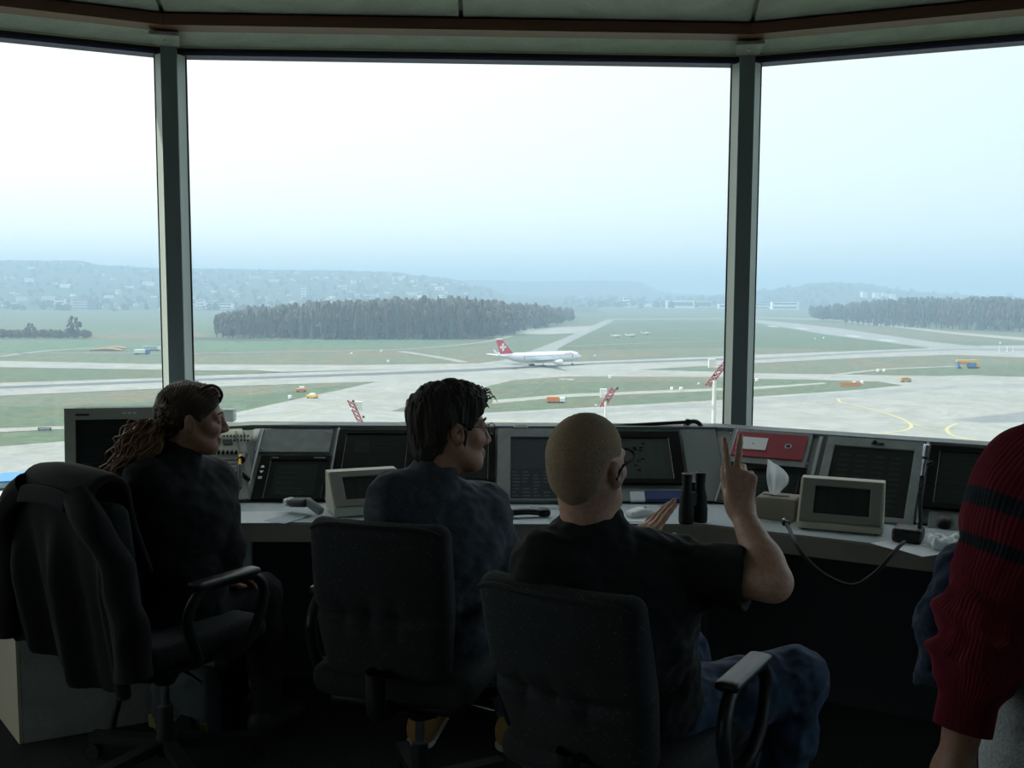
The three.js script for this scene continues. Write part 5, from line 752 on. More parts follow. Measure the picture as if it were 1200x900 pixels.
// ---------------------------------------------------------------- woman with a ponytail
{
  const j = { neck: P(206, 541, 3.22), sL: P(172, 566, 3.12), sR: P(250, 563, 3.36), eL: P(182, 655, 3.12), wL: P(250, 676, 3.34), eR: P(266, 646, 3.3), wR: P(268, 672, 3.52), hL: P(180, 716, 3.2), hR: P(228, 716, 3.3), kL: low(262, 3.56, 0.5), kR: low(304, 3.5, 0.5), aL: low(270, 3.52, 0.1), aR: low(308, 3.46, 0.1) };
  const H = headFrame(P(227, 492, 3.24), rad(72), rad(5), rad(2), 0.96), dir = V(0.5, 0, -0.86).normalize();
  const { t, add } = person('woman with brown ponytail in black, seated, looking aside', j, H, '#bb8c72', { L: { along: V(0.7, 0, -0.4), back: V(0, 1, 0.2), side: 1, curls: RELAX, s: 0.9 }, R: { along: V(0.5, -0.45, -0.4), back: V(0.35, 0.8, 0.3), side: -1, curls: RELAX, s: 0.92 } }, dir, 0.9, 0.05);
  add('sweater', nets([...torsoPrims(j, 0.94), cap(j.sL, j.eL, 0.055, 0.046, 0.04), cap(j.eL, mid(j.eL, j.wL, 0.95), 0.046, 0.034, 0.03), cap(j.sR, j.eR, 0.055, 0.046, 0.04), cap(j.eR, mid(j.eR, j.wR, 0.95), 0.046, 0.034, 0.03), cap(j.neck.clone().add(V(0, -0.01, 0)), j.neck.clone().add(V(0.01, 0.018, -0.004)), 0.058, 0.055, 0.03)], 0.0085, 0.012, foldNoise(0.004, 9, 1, 1.5, 1, 12)), cloth('#191a1d', 6), 'black sweater');
  add('trousers', nets([cap(mid(j.hL, j.hR, 0.1), mid(j.hL, j.hR, 0.9), 0.125, 0.125, 0.06), ...legPrims({ ...j, aL: mid(j.kL, j.aL, 0.97) }, 'L', 0.98), ...legPrims({ ...j, aR: mid(j.kR, j.aR, 0.97) }, 'R', 0.98)], 0.0105, 0.014, foldNoise(0.005, 11, 1, 1, 1, 2)), cloth('#16171a', 6), 'black trousers');
  for (const s of ['L', 'R']) { const a = j['a' + s]; add('shoe', nets([cap(a.clone().addScaledVector(dir, -0.04).setY(0.042), a.clone().addScaledVector(dir, 0.15).setY(0.036), 0.04, 0.036, 0.03, { cut: [{ p: V(0, 0.002, 0), n: V(0, -1, 0) }] }), cap(a.clone().addScaledVector(dir, -0.03).setY(0.07), a.clone().addScaledVector(dir, 0.02).setY(0.08), 0.04, 0.036, 0.03)], 0.009), std('#1c1b1c', 0.6), 'black shoe'); }
  const q = H.q.clone().invert(), S = H.s, L3 = V(), headHair = new THREE.MeshPhysicalMaterial({ color: col('#452f1f'), roughness: 0.5, sheen: 0.6, sheenColor: col('#b98a4e'), sheenRoughness: 0.35 }), hairMat = new THREE.MeshPhysicalMaterial({ color: col('#7d5836'), roughness: 0.45, sheen: 0.8, sheenColor: col('#b98a4e'), sheenRoughness: 0.35 });
  add('hair', nets([ell(H.P(0, 0.042, -0.02), V(0.083, 0.091, 0.108).multiplyScalar(S), 0.02, H.q), ell(H.P(0, -0.005, -0.075), V(0.062, 0.07, 0.05).multiplyScalar(S), 0.03, H.q), cap(H.P(0.025, 0.088, 0.058), H.P(-0.025, 0.092, 0.05), 0.026 * S, 0.026 * S, 0.03)], 0.0038, 0, (d, x, y, z) => {
    if (d > 0.05) return d; L3.set(x - H.c.x, y - H.c.y, z - H.c.z).applyQuaternion(q).divideScalar(S);
    const ang = Math.atan2(L3.y + 0.0, L3.z + 0.1), st = 0.0022 * Math.sin(ang * 95 + 3 * n3(L3.x * 20, L3.y * 9, L3.z * 9)) + 0.003 * n3(L3.x * 40, L3.y * 14, L3.z * 14);
    const face = (L3.z - 0.02) - 0.95 * (L3.y + 0.0), ear = 0.026 - Math.hypot(L3.y + 0.012, L3.z + 0.004) - (Math.abs(L3.x) < 0.05 ? 1 : 0);
    return Math.max(d + st, face * 0.72, -(L3.y + 0.07), ear); }), headHair, 'brown hair pulled back'); add('hair_strand', tube([P(236, 456, 3.2), P(247, 451.5, 3.2), P(256, 455, 3.22), P(260, 463, 3.23), P(257, 471, 3.24)], 0.005, 6, 30), headHair);
  { // ponytail as strands from the band to the shoulder
    const b = H.P(-0.02, -0.035, -0.128), r = rng(31), g = [], tipC = P(145, 559, 3.18), m1 = P(176, 518, 3.16), m2 = P(158, 536, 3.16);
    for (let i = 0; i < 150; i++) { const o = () => V((r() - 0.5), (r() - 0.5), (r() - 0.5)), e = o(), w = 0.012 + 0.01 * r(), f = 1.5 + 2 * r(), ph = r() * 6, pts = []; for (let k = 0; k <= 9; k++) { const u = k / 9, q = u < 0.4 ? b.clone().lerp(m1, u / 0.4) : u < 0.7 ? m1.clone().lerp(m2, (u - 0.4) / 0.3) : m2.clone().lerp(tipC, (u - 0.7) / 0.3 * (0.75 + 0.5 * ((i * 7) % 10) / 10)); q.addScaledVector(e, lerp(0.022, 0.1, sstep(0, 0.45, u))); q.x += w * u * Math.sin(u * f * 6 + ph); q.y += w * u * Math.cos(u * f * 6 + ph) + 0.03 * Math.sin(u * 3.14); pts.push(q); } g.push(tube(pts, 0.0028, 4, 22)); }
    add('ponytail', [...g, nets([cap(b, m1, 0.018, 0.036, 0.02), cap(m1, m2, 0.038, 0.036, 0.02), cap(m2, tipC, 0.034, 0.014, 0.02)], 0.007, 0, foldNoise(0.006, 30))], hairMat, 'wavy brown ponytail');
    const d = m1.clone().sub(b).normalize(); add('hair_band', new THREE.TorusGeometry(0.02, 0.0075, 10, 24).applyQuaternion(new THREE.Quaternion().setFromUnitVectors(V(0, 0, 1), d)).translate(b.x, b.y, b.z), std('#101012', 0.8), 'dark hair band'); }
  for (const e of [1, -1]) add('eyebrow', tube([H.P(e * 0.014, 0.03, 0.093), H.P(e * 0.032, 0.035, 0.088), H.P(e * 0.048, 0.029, 0.075)], 0.0022, 6), std('#3a2818', 0.8)); for (const e of [1, -1]) add('eye', ball(0.0045 * S, ...H.P(e * 0.031, 0.005, 0.0865).toArray(), 10), std('#1c1512', 0.2)); add('lips', [tube([H.P(-0.019, -0.0615, 0.086), H.P(0, -0.0585, 0.0925), H.P(0.019, -0.0615, 0.086)], 0.0035, 6), tube([H.P(-0.018, -0.0665, 0.086), H.P(0, -0.071, 0.0925), H.P(0.018, -0.0665, 0.086)], 0.004, 6)], std('#8f5148', 0.5));
}
// ---------------------------------------------------------------- standing person in a striped sweater at the edge
{
  const D = 1.42, sh = P(1222, 568, D), el = P(1152, 735, D - 0.02), wr = P(1118, 902, D - 0.05);
  const j = { neck: V(sh.x + 0.2, 1.45, -D + 0.02), sL: sh, sR: V(sh.x + 0.4, sh.y, -D + 0.04), eL: el, wL: wr, eR: V(sh.x + 0.46, el.y, -D + 0.02), wR: V(sh.x + 0.44, 0.92, -D - 0.05), hL: V(sh.x + 0.11, 0.9, -D), hR: V(sh.x + 0.29, 0.9, -D), kL: V(sh.x + 0.1, 0.48, -D), kR: V(sh.x + 0.3, 0.48, -D), aL: V(sh.x + 0.1, 0.09, -D + 0.02), aR: V(sh.x + 0.3, 0.09, -D + 0.02) };
  const H = headFrame(V(sh.x + 0.2, 1.6, -D - 0.02), rad(10), 0, 0, 1.0), dir = V(0, 0, -1);
  const { t, add, base } = person('standing person in dark red striped knitted sweater over white, arm hanging', j, H, '#9a6f58', { L: { along: wr.clone().sub(el), back: V(-1, 0, 0.3), side: 1, curls: RELAX, arm: 1 }, R: { along: V(0, -1, -0.1), back: V(1, 0, 0), side: -1, curls: RELAX } }, dir, 0.84);
  // sleeve: ribbed knit swept along the arm, pushed up in folds at the elbow
  const curve = new THREE.CatmullRomCurve3([sh.clone().add(V(0.1, 0.05, 0)), sh, mid(sh, el, 0.5).add(V(-0.006, 0, 0)), el, mid(el, wr, 0.4), mid(el, wr, 0.72)]), NU = 230, NV = 264, pos = [], uv = [], idx = [], colr = [], red = col('#6c1424'), navy = col('#20242c');
  const fr = curve.computeFrenetFrames(NU, false); const ref = V(0, 0, 1);
  for (let i = 0; i <= NU; i++) { const u = i / NU, c = curve.getPointAt(u), tan = curve.getTangentAt(u), nx = ref.clone().addScaledVector(tan, -ref.dot(tan)).normalize(), ny = tan.clone().cross(nx); const k = curve.getUtoTmapping(u) * 5;    // k: 1 shoulder, 3 elbow, 5 cuff
    const r0 = k < 1 ? lerp(0.075, 0.088, k) : k < 3 ? lerp(0.088, 0.06, sstep(1, 2.6, k)) : k < 3.9 ? lerp(0.06, 0.052, k - 3) : lerp(0.052, 0.041, sstep(3.9, 4.4, k)), bunch = sstep(2.25, 2.6, k) * sstep(4.0, 3.5, k), cuff = sstep(4.15, 4.3, k);
    for (let v = 0; v <= NV; v++) { const a = v / NV * 2 * Math.PI, fold = bunch * (0.005 + 0.0075 * Math.sin(k * 9 + 0.9 * Math.sin(a) + 0.5 * n2(a * 0.6, k)) + 0.002 * Math.sin(k * 21 + 2 * a)), r = r0 + fold + 0.004 * (1 - cuff) * n3(Math.cos(a) * 1.5, Math.sin(a) * 1.5, k * 1.7) + 0.0013 * Math.cos(a * 66) - 0.002 * cuff; const q = c.clone().addScaledVector(nx, Math.cos(a) * r).addScaledVector(ny, Math.sin(a) * r); pos.push(q.x, q.y, q.z); uv.push(v / NV, u * 4);
      const band = (k > 1.38 && k < 1.56) || (k > 1.9 && k < 2.08); const m = band ? navy : red; colr.push(m.r, m.g, m.b); if (i && v) { const A = (i - 1) * (NV + 1) + v - 1, B = A + 1, C = A + NV + 1; idx.push(A, C, B, B, C, C + 1); } } }
  const g = new THREE.BufferGeometry(); g.setAttribute('position', new THREE.Float32BufferAttribute(pos, 3)); g.setAttribute('uv', new THREE.Float32BufferAttribute(uv, 2)); g.setAttribute('color', new THREE.Float32BufferAttribute(colr, 3)); g.setIndex(idx); g.computeVertexNormals();
  const knit = new THREE.MeshPhysicalMaterial({ color: col('#ffffff'), vertexColors: true, roughness: 0.95, sheen: 0.12, sheenColor: col('#a04050'), sheenRoughness: 0.6 });
  const tg = nets([cap(j.sL.clone().add(V(0.06, -0.02, 0)), j.sR.clone().add(V(-0.06, -0.02, 0)), 0.095, 0.095, 0.05), cap(V(sh.x + 0.13, 1.2, -D), V(sh.x + 0.27, 1.2, -D), 0.135, 0.135, 0.1, { cut: [{ p: V(0, 1.14, 0), n: V(0, -1, 0) }] }), cap(V(sh.x + 0.13, 1.1, -D), V(sh.x + 0.27, 1.1, -D), 0.135, 0.135, 0.1, { cut: [{ p: V(0, 1.14, 0), n: V(0, -1, 0) }] }), cap(j.neck.clone().add(V(0, -0.07, 0)), j.neck.clone().add(V(0, -0.045, 0)), 0.085, 0.072, 0.04)], 0.011, 0.012, foldNoise(0.004, 9)), tp = tg.attributes.position, tc = []; for (let i = 0; i < tp.count; i++) { const y = tp.getY(i), b = (y > 1.3 && y < 1.325) || (y > 1.235 && y < 1.26), m = b ? navy : red; tc.push(m.r, m.g, m.b); } tg.setAttribute('color', new THREE.Float32BufferAttribute(tc, 3));
  for (const q of [g, tg]) q.translate(-base.x, -base.y, -base.z);
  const sw = part('sweater', tg, knit, t, 'dark red sweater with navy bands'); part('sleeve', g, knit, sw, 'ribbed dark red sleeve with two navy bands'); { const c2 = nets([cap(j.sR, j.eR, 0.07, 0.06, 0.03), cap(j.eR, mid(j.eR, j.wR, 0.9), 0.058, 0.048, 0.03)], 0.011, 0.006, foldNoise(0.004, 14)); const n = c2.attributes.position.count, a = []; for (let i = 0; i < n; i++) a.push(red.r, red.g, red.b); c2.setAttribute('color', new THREE.Float32BufferAttribute(a, 3)); c2.translate(-base.x, -base.y, -base.z); part('sleeve', c2, knit, sw); }
  // white knitted top showing below
  add('white_top', nets([cap(V(sh.x + 0.095, 1.1, -D - 0.02), V(sh.x + 0.28, 1.1, -D - 0.02), 0.145, 0.145, 0.08), cap(V(sh.x + 0.125, 0.86, -D - 0.02), V(sh.x + 0.28, 0.86, -D - 0.02), 0.16, 0.16, 0.12, { cut: [{ p: V(0, 0.84, 0), n: V(0, -1, 0) }] })], 0.009, 0.01, (d, x, y, z) => d + 0.004 * n3(x * 8, y * 6, z * 8) + (y < 0.96 ? 0.0018 * Math.sin(x * 420) : 0)), cloth('#c3c8ca', 8, { sheen: 0 }), 'white knitted top with ribbed hem');
  add('trousers', nets([cap(j.hL, j.hR, 0.12, 0.12, 0.06), ...legPrims(j, 'L', 1), ...legPrims(j, 'R', 1)], 0.013, 0.012), cloth('#23262c', 5), 'dark trousers');
  for (const s of ['L', 'R']) { const a = j['a' + s]; add('shoe', nets([cap(a.clone().addScaledVector(dir, -0.05).setY(0.045), a.clone().addScaledVector(dir, 0.17).setY(0.04), 0.046, 0.042, 0.03, { cut: [{ p: V(0, 0.002, 0), n: V(0, -1, 0) }] })], 0.011), std('#2b2b2d', 0.7)); }
  add('hair', nets([ell(H.P(0, 0.05, -0.022), V(0.084, 0.088, 0.105), 0.02, H.q)], 0.007, 0, (d, x, y, z) => { const p = V(x, y, z).sub(H.c); return Math.max(d, (-p.z - 0.02) - 0.9 * p.y); }), std('#3a2a1e', 0.8));
  // blue denim jacket carried in front, its sleeve hanging behind the red one
  const dn = thing('denim_jacket', 'blue denim jacket hanging in front of the standing person, behind the red sleeve', 'jacket', V(0, 0, 0)); const a = P(1128, 665, 1.56), b = P(1103, 730, 1.55), c = P(1095, 800, 1.54);
  part('jacket_sleeve', nets([cap(a, b, 0.034, 0.03, 0.03), cap(b, c, 0.03, 0.026, 0.02, { cut: [{ p: c, n: c.clone().sub(b).normalize() }] })], 0.006, 0.004, foldNoise(0.005, 22)), denim('#263c56'), dn); part('cuff', nets([cap(mid(b, c, 0.86), c.clone().add(V(0, -0.02, 0)), 0.0325, 0.0325, 0.005, { cut: [{ p: c, n: c.clone().sub(b).normalize() }, { p: mid(b, c, 0.86), n: b.clone().sub(c).normalize() }] })], 0.004), denim('#20344c'), dn); part('jacket_body', nets([cap(a, a.clone().add(V(0.22, -0.02, 0)), 0.03, 0.04, 0.03), cap(a.clone().add(V(0.08, -0.02, 0)), P(1180, 700, 1.58), 0.035, 0.03, 0.03), cap(a.clone().add(V(0.2, -0.02, 0)), P(1260, 720, 1.58), 0.035, 0.03, 0.05)], 0.008, 0.003, foldNoise(0.006, 14)), denim('#263c56'), dn);
}
// ---------------------------------------------------------------- jacket over the woman's chair
{
  const o = thing('jacket', 'black jacket draped over the back of the woman\'s chair', 'jacket', chairW.position, undefined, chairW.rotation.y);
  // one cloth from the front of the backrest over its top and down behind it
  const lean = y => 0.235 + 0.144 * (y - 0.5), TOP = 1.0, rTop = 0.062;
  part('jacket_body', soft(0.5, 1.0, 0.024, 0.011, 0.0125, v => { const s = v.y + 0.5, a0 = 0.25, a1 = a0 + Math.PI * rTop, th = v.z; let y, z, out; if (s < a0) { y = TOP - (a0 - s); z = lean(y) - rTop - th; out = a0 - s; } else if (s < a1) { const k = (s - a0) / rTop; y = TOP + Math.sin(k) * (rTop + th); z = lean(TOP) - Math.cos(k) * (rTop + th); out = 0; } else { y = TOP - (s - a1); z = lean(y) + rTop + th; out = s - a1; }
    const behind = s > a1 ? 1 : 0, f = sstep(0.02, 0.3, out), x = v.x * lerp(0.72, behind ? 1.3 : 0.9, f) - 0.04 * f * behind; z += -0.3 * Math.min(0.06, x * x) + f * behind * (0.024 * Math.sin(x * 27 + 1.5 * y) + 0.012 * Math.sin(x * 58 + 4 + 3 * y) + 0.03); y -= 0.55 * x * x * (1 - f) + behind * f * (0.03 * Math.sin(x * 11 + 1) + 0.05 * sstep(0, 0.3, x)) * sstep(0.3, 0.55, out); v.set(x, y, z); }), cloth('#17181b', 6), o);
  for (const s of [-1, 1]) { const g = tube([V(s * 0.13, 1.0, lean(1) + 0.06), V(s * 0.2, 0.95, lean(1) + 0.07), V(s * 0.26, 0.82, lean(0.8) + 0.075), V(s * 0.31, 0.66, lean(0.65) + 0.085), V(s * 0.325, 0.5, lean(0.5) + 0.1)], 0.045, 20, 60), p = g.attributes.position; for (let i = 0; i < p.count; i++) { const y = p.getY(i); p.setXYZ(i, p.getX(i) + 0.014 * n3(p.getX(i) * 6, y * 5, 3), y, p.getZ(i) + 0.016 * n3(p.getZ(i) * 6, y * 5, s)); } g.computeVertexNormals(); part('jacket_sleeve', g, cloth('#17181b', 6), o); }
  part('collar', soft(0.24, 0.05, 0.012, 0.005, 0.01, v => { v.z += lean(1) + rTop + 0.02 + (0.03 - v.y) * 0.3; v.y += TOP - 0.005 - 0.8 * v.x * v.x; }), cloth('#1b1c20', 6), o);
}
// ================================================================== things standing on the airfield
Object.assign(M, { planeWhite: phys('#dfe3e6', 0.35, { clearcoat: 0.4 }), planeGrey: std('#a9b2b8', 0.4), planeRed: std('#c01f33', 0.4), tyre: std('#26282a', 0.9), orange: std('#d07a32', 0.7), yellowPaint: std('#d9ab2f', 0.6), bluePaint: std('#3b6fa8', 0.6), mastRed: std('#a8485a', 0.6), mastWhite: std('#d8d8d4', 0.6), darkGlass: std('#2a3138', 0.2) });
{ // airliner on the runway, nose to the right and away
  const A = gp(634, 429.6), yaw = rad(35), t = thing('airliner', 'white airliner with red tail fin and white cross on the runway', 'airplane', A, undefined, yaw);
  const R = 2.82, CY = 5.5, sec = [[29.3, 0.05, -0.7], [28.6, 0.75, -0.6], [27.2, 1.5, -0.4], [25, 2.25, -0.15], [22, 2.7, 0], [18, R, 0], [-10, R, 0], [-15, 2.65, 0.15], [-20, 2.05, 0.65], [-25, 1.2, 1.35], [-28.5, 0.5, 1.95], [-29.5, 0.12, 2.1]];
  const hullGeo = (() => { const N = 28, pos = [], idx = []; sec.forEach(([x, r, dy], i) => { for (let k = 0; k <= N; k++) { const a = k / N * 2 * Math.PI; pos.push(x, CY + dy + Math.cos(a) * r, Math.sin(a) * r); if (i && k) { const p = (i - 1) * (N + 1) + k - 1; idx.push(p, p + 1, p + N + 1, p + 1, p + N + 2, p + N + 1); } } }); const g = new THREE.BufferGeometry(); g.setAttribute('position', new THREE.Float32BufferAttribute(pos, 3)); g.setIndex(idx); g.computeVertexNormals(); return boxUV(g); })();
  const hull = part('fuselage', hullGeo, M.planeWhite, t);
  for (const s of [-1, 1]) { part('cockpit_window', box(1.3, 0.55, 0.25, 26.2, CY + 0.95, s * 1.35).rotateY(0), M.darkGlass, hull); for (let i = 0; i < 5; i++) part('livery_letter', box(0.75, i % 2 ? 0.9 : 0.65, 0.06, 15.5 + i * 1.15, CY + 1.5, s * 2.4), M.planeRed, hull); for (const x of [20.3, 8.5, -13.5]) part('cabin_door', box(1.0, 1.9, 0.06, x, CY + 0.25, s * (x > 19 ? 2.8 : x < -12 ? 2.72 : 2.82)), M.planeGrey, hull); for (const [x0, n] of [[-12, 22], [9.5, 11]]) for (let i = 0; i < n; i++) part('cabin_window', box(0.32, 0.42, 0.05, x0 + i * 0.88, CY + 0.75, s * 2.74), M.darkGlass, hull); }
  const fin = part('tail_fin', extrude([[-19, CY + 2.4], [-27.8, CY + 2.3], [-30.6, CY + 10.2], [-26.6, CY + 10.2]], 0.5, 0.1), M.planeRed, t, 'red fin'); part('fin_tip', extrude([[-26.5, CY + 10.2], [-30.7, CY + 10.2], [-31, CY + 11.1], [-27, CY + 11.1]], 0.5, 0.1), M.planeWhite, fin);
  for (const s of [-1, 1]) part('cross', [box(1.3, 4.2, 0.06, -26.2, CY + 6.2, s * 0.27), box(4.2, 1.3, 0.06, -26.2, CY + 6.2, s * 0.27)], M.white, fin, 'white cross');
  const wing = (pts, y, dih, s, th) => { const g = extrude(pts.map(([x, z]) => [x, -s * z]), th, 0.08).rotateX(-Math.PI / 2), p = g.attributes.position; for (let i = 0; i < p.count; i++) p.setY(i, p.getY(i) * (1 - 0.6 * Math.abs(p.getZ(i)) / 31) + y + Math.abs(p.getZ(i)) * dih); g.computeVertexNormals(); return g; };
  for (const s of [-1, 1]) {
    const w = part('wing', wing([[6.5, 2], [-5, 2], [-5.6, 10], [-11.5, 29], [-9.6, 29.6], [1, 10]], CY - 1.5, 0.085, s, 0.75), M.planeGrey, t); part('winglet', extrude([[-11.6, 0], [-9.6, 0], [-11.6, 2.1], [-12.8, 2.1]], 0.2).translate(0, CY + 1, s * 29.5), M.planeWhite, w);
    part('stabilizer', wing([[-22.5, 0.5], [-27.5, 0.5], [-30.6, 9.6], [-29, 9.7]], CY + 1.5, 0.06, s, 0.4), M.planeWhite, t);
    const e = part('engine', new THREE.LatheGeometry([[1.15, 0], [1.45, 0.25], [1.5, 1.5], [1.35, 3.5], [1.0, 4.6], [0.55, 5.8], [0, 6.1]].map(a => new THREE.Vector2(...a)), 24).rotateZ(Math.PI / 2).translate(7.6, CY - 2.6, s * 9.4), M.planeWhite, t); part('intake', cyl(1.18, 1.18, 0.1, 0, 0, 0, 24).rotateZ(Math.PI / 2).translate(7.3, CY - 2.6, s * 9.4), M.darkGlass, e); part('pylon', box(4, 1.1, 0.4, 3.6, CY - 1.3, s * 9.4), M.planeGrey, e);
    const g = part('landing_gear', [cyl(0.22, 0.22, 3.4, -2.6, 2.2, s * 5.3, 10), box(2.2, 0.25, 0.3, -2.6, 0.75, s * 5.3)], M.planeGrey, t); for (const x of [-3.5, -1.7]) for (const z of [-0.6, 0.6]) part('wheel', cyl(0.68, 0.68, 0.45, 0, 0, 0, 18).rotateX(Math.PI / 2).translate(x, 0.68, s * 5.3 + z), M.tyre, g);
  }
  const ng = part('landing_gear', cyl(0.16, 0.16, 3.2, 22.5, 1.9, 0, 10), M.planeGrey, t); for (const z of [-0.35, 0.35]) part('wheel', cyl(0.5, 0.5, 0.3, 0, 0, 0, 18).rotateX(Math.PI / 2).translate(22.5, 0.5, z), M.tyre, ng);
}
{ // three little white aircraft parked in the grass
  const proto = thing('light_aircraft', 'small white aircraft parked on the grass inside the runways', 'airplane', gp(722, 395.6), 'light aircraft on the grass', 0.4);
  part('fuselage', new THREE.LatheGeometry([[0, 0], [0.5, 0.6], [0.75, 2.5], [0.6, 4.5], [0.2, 9], [0, 9.2]].map(a => new THREE.Vector2(...a)), 14).rotateZ(Math.PI / 2).translate(4, 1.5, 0), M.planeWhite, proto); part('wing', box(1.7, 0.18, 13, 1.6, 2.3, 0), M.planeWhite, proto); part('tailplane', box(0.9, 0.12, 4, -4.6, 1.7, 0), M.planeWhite, proto); part('tail_fin', extrude([[-4, 1.6], [-5.2, 1.6], [-5.6, 3.3], [-4.9, 3.3]], 0.12), M.planeWhite, proto); for (const [x, z] of [[3, 0], [0.8, 1], [0.8, -1]]) part('wheel', cyl(0.3, 0.3, 0.2, 0, 0, 0, 12).rotateX(Math.PI / 2).translate(x, 0.3, z), M.tyre, proto);
  dup(proto, gp(739, 394.6), -0.3); dup(proto, gp(757, 392.2), 0.1);
}
function mast(label, px, yTop, yHead, d, lean, wide) {    // pole with a red and white lattice head carrying floodlights
  const top = atD(px, yTop, d), b = V(top.x, GY, top.z), t = thing('floodlight_mast', label, 'mast', b), H = top.y - GY, hb = H - (yHead - yTop) / F * d, k = d / F;
  part('pole', cyl(1.6 * k * wide, 2.4 * k * wide, hb + 2 * k, 0, (hb + 2 * k) / 2, 0, 16), M.mastWhite, t); const z = hb, dx = lean * (H - hb) * 0.55, lat = [], lat2 = [], n = 6, off = V(0, 0, 0), A = i => V(lerp(-dx * 0.6, dx, i / n) - 2 * k, lerp(z - 4 * k, H, i / n), 0), B = i => V(lerp(-dx * 0.6, dx, i / n) + 4.5 * k, lerp(z - 4 * k, H, i / n) - 1 * k, 0), r = 0.65 * k;
  for (let i = 0; i < n; i++) { (i % 2 ? lat2 : lat).push(rod(A(i), A(i + 1), r, 6), rod(B(i), B(i + 1), r, 6), rod(A(i), B(i + 1), r, 6), rod(B(i), A(i + 1), r, 6)); }
  part('lattice', lat, M.mastRed, t, 'red lattice'); part('lattice', lat2, M.mastRed, t, 'red lattice'); part('cabinet', box(8 * k, 10 * k, 5 * k, -lean * 3 * k, H - 7 * k, -3 * k), M.mastWhite, t, 'pale cabinet');
  for (let i = 0; i < 4; i++) part('floodlight', [cyl(1.5 * k, 1.1 * k, 2.2 * k, 0, 0, 0, 12).rotateZ(lean * 1.2).translate(lerp(-dx, dx, i / 3) + (i % 2 ? 5 : -3) * k, lerp(z - 2 * k, H - 1 * k, i / 3), 1.5 * k)], i % 2 ? M.tyre : M.mastWhite, t);
}
mast('tall pale mast with red lattice head beside the window pillar', 838, 419, 448, 120, 1, 1.5); mast('thin pale mast with small red lattice head behind the blond man', 710, 454, 473, 190, 0.8, 1.0); mast('pale mast with red lattice head beyond the middle console', 418, 469, 496, 130, -0.6, 1.0);
// vehicles, boards and markers
const wheelGeo = (r, w) => cyl(r, r, w, 0, 0, 0, 14).rotateX(Math.PI / 2);
function vehicle(name, label, px, py, turn, spec) { const t = thing(name, label, 'vehicle', gp(px, py), undefined, turn); for (const [n, w, h, d, x, y, z, m] of spec.boxes) part(n, rbox(w, h, d, 0.08, x, y, z), m, t); for (const x of spec.wheels) for (const s of [-1, 1]) part('wheel', wheelGeo(spec.r, 0.3).translate(x, spec.r, s * spec.track), M.tyre, t); return t; }
vehicle('truck', 'orange truck with white cab parked on the grass island', 651, 472.5, -0.05, { boxes: [['cargo_box', 4.6, 1.9, 2.2, -1, 1.55, 0, M.orange], ['cab', 1.9, 1.6, 2.1, 2.6, 1.4, 0, M.white], ['windscreen', 0.1, 0.6, 1.7, 3.55, 1.8, 0, M.darkGlass], ['chassis', 6.6, 0.3, 1.6, 0.1, 0.5, 0, M.tyre]], wheels: [-2.2, -0.6, 2.4], r: 0.42, track: 0.95 });
vehicle('van', 'yellow brown van standing on the apron edge', 1061, 448, 0.1, { boxes: [['body', 5, 1.5, 2, 0, 1.2, 0, std('#b08a4a', 0.6)], ['roof', 3.6, 0.5, 1.8, -0.4, 2.1, 0, std('#a5804a', 0.6)], ['windows', 3.2, 0.5, 1.95, -0.3, 1.75, 0, M.darkGlass]], wheels: [-1.6, 1.6], r: 0.4, track: 0.9 });
vehicle('construction_machine', 'large yellow machine with blue body beside the taxiway', 1134, 432, 0.08, { boxes: [['boom', 12.5, 1.1, 1.6, -0.4, 4.4, 0, M.yellowPaint], ['body', 4.6, 2.4, 2.6, 2.2, 2.2, 0, M.bluePaint], ['cab', 2.2, 2.4, 2.2, 5.4, 2.4, 0, M.yellowPaint], ['support', 1, 3.4, 1.6, -5.6, 2, 0, M.bluePaint], ['hopper', 3.2, 1.2, 2.4, -2.4, 3.2, 0, M.orange]], wheels: [-5.2, 1.2, 3.2, 5.4], r: 0.6, track: 1.2 });
vehicle('pickup', 'small orange and white service car on the dry grass', 353, 459.5, 0.2, { boxes: [['body', 4.4, 1.1, 1.9, 0, 0.95, 0, M.orange], ['cab', 2, 0.8, 1.7, 0.3, 1.85, 0, M.white]], wheels: [-1.4, 1.4], r: 0.36, track: 0.85 });
vehicle('pickup', 'yellow service car standing on the green grass', 366, 467, -0.3, { boxes: [['body', 4.2, 1.0, 1.9, 0, 0.9, 0, M.yellowPaint], ['cab', 2, 0.7, 1.7, 0.2, 1.7, 0, M.white]], wheels: [-1.4, 1.4], r: 0.34, track: 0.85 });
vehicle('tanker_truck', 'white tank vehicle by the service road behind the runway', 166, 415.5, 0.1, { boxes: [['tank', 7, 2.4, 2.4, -1, 2.2, 0, M.white], ['cab', 2.4, 2.6, 2.3, 4, 2, 0, M.bluePaint], ['chassis', 10, 0.5, 2, 0.2, 0.7, 0, M.tyre]], wheels: [-3.6, -2, 3.6], r: 0.55, track: 1.05 });
vehicle('tanker_truck', 'grey vehicle with dark chassis near the white tank vehicle', 176, 411.5, 0.4, { boxes: [['body', 9, 2.6, 2.4, 0, 2.4, 0, M.planeGrey], ['cab', 2.4, 2.4, 2.3, 5.8, 2, 0, M.white], ['chassis', 11, 0.5, 2, 1, 0.7, 0, M.tyre]], wheels: [-3, 0, 5], r: 0.55, track: 1.05 });
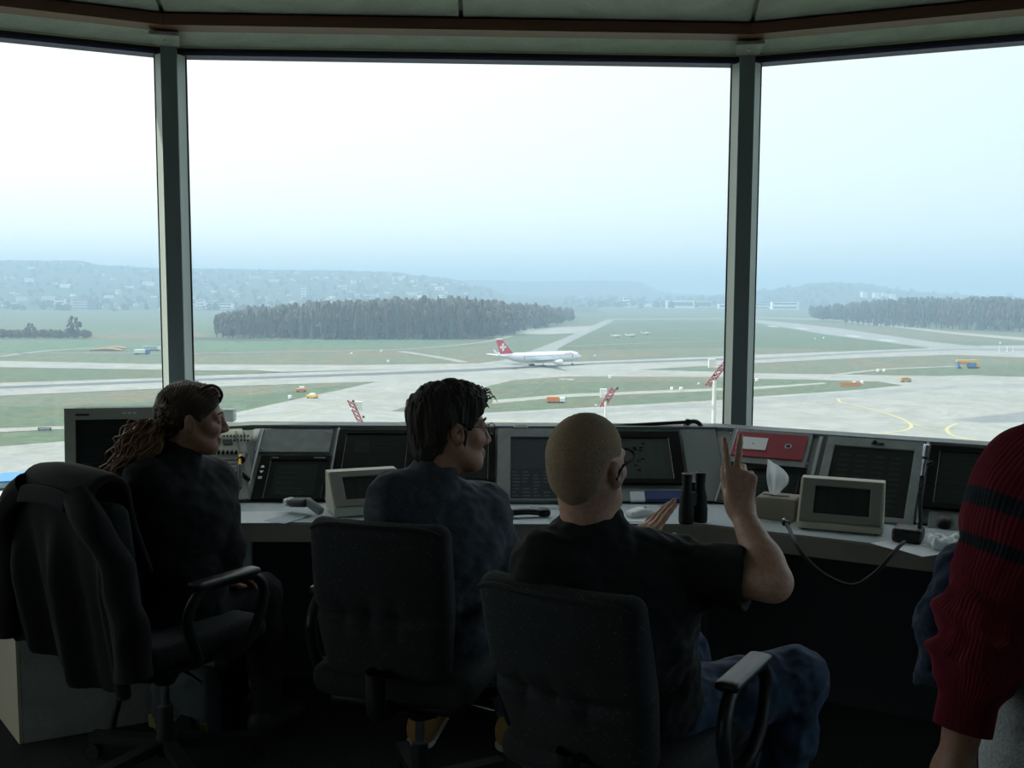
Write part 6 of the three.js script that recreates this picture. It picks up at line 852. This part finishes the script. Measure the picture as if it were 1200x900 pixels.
function board(label, px, py, w, h, m, legs = 2) { const t = thing('sign_board', label, 'sign', gp(px, py)); part('panel', rbox(w, h, 0.3, 0.05, 0, h / 2 + 0.3, 0), m, t); for (let i = 0; i < legs; i++) part('leg', box(0.15, 0.5, 0.15, lerp(-0.4, 0.4, i / Math.max(1, legs - 1)) * w, 0.25, 0), M.tyre, t); return t; }
board('orange barrier board on the pointed grass island', 997, 453.3, 9.5, 1.7, M.orange, 4); { const s = board('dark airfield sign with pale lettering beside the service road', 52.5, 505.5, 3.9, 0.85, M.tyre, 3); for (let i = 0; i < 5; i++) part('lettering', box(0.42, 0.3, 0.04, -1.3 + i * 0.65, 0.75, 0.17), M.white, s); }
board('low white board on the narrow dry grass', 664, 446, 7, 0.5, M.white, 3); board('grey board on the dry grass below the airliner', 669, 447.5, 3, 0.5, M.planeGrey, 2);
const marker = thing('marker_box', 'small white marker box standing on the airfield grass', 'marker', gp(697, 418.5), 'white marker boxes on the airfield'); part('housing', rbox(1.3, 1.4, 1.1, 0.1, 0, 0.9, 0), M.white, marker); part('foot', box(0.5, 0.4, 0.5, 0, 0.2, 0), M.tyre, marker);
for (const [x, y] of [[715, 444], [887, 447.5], [1001, 451], [1010, 450.5], [1029, 436], [1036, 436], [1172, 403], [787, 458], [798, 458], [340, 468], [455, 425], [447, 413], [412, 416], [965, 397], [955, 398]]) dup(marker, gp(x, y), rnd() * 3);
for (const [x, y, w] of [[125, 411, 22], [135, 409, 16]]) { const g = soft(w, 2.2, 7, 1.05, 0.9, v => { v.y = (v.y + 1.1) * (1 - Math.pow(Math.abs(v.x) / (w / 2), 2) * 0.7) * (1 + 0.2 * n2(v.x * 0.5, v.z * 0.5)); }), m = single('earth_mound', g, std('#8f7a60', 1), w > 18 ? 'long orange brown mound of earth beyond the taxiway' : 'short brown mound of earth beyond the taxiway', 'mound'); m.position.copy(gp(x, y)); }
for (const [x, y] of [[1171, 410.5], [1180, 411], [1187, 411]]) { const t = thing('antenna_post', 'thin white antenna post on the far dry grass', 'antenna', gp(x, y + 2), 'antenna posts on the far grass'); part('post', cyl(0.18, 0.25, 4.2, 0, 2.1, 0, 8), M.white, t); part('crossbar', box(1.4, 0.2, 0.2, 0, 3.8, 0), M.white, t); }
renderer.render(scene, camera);
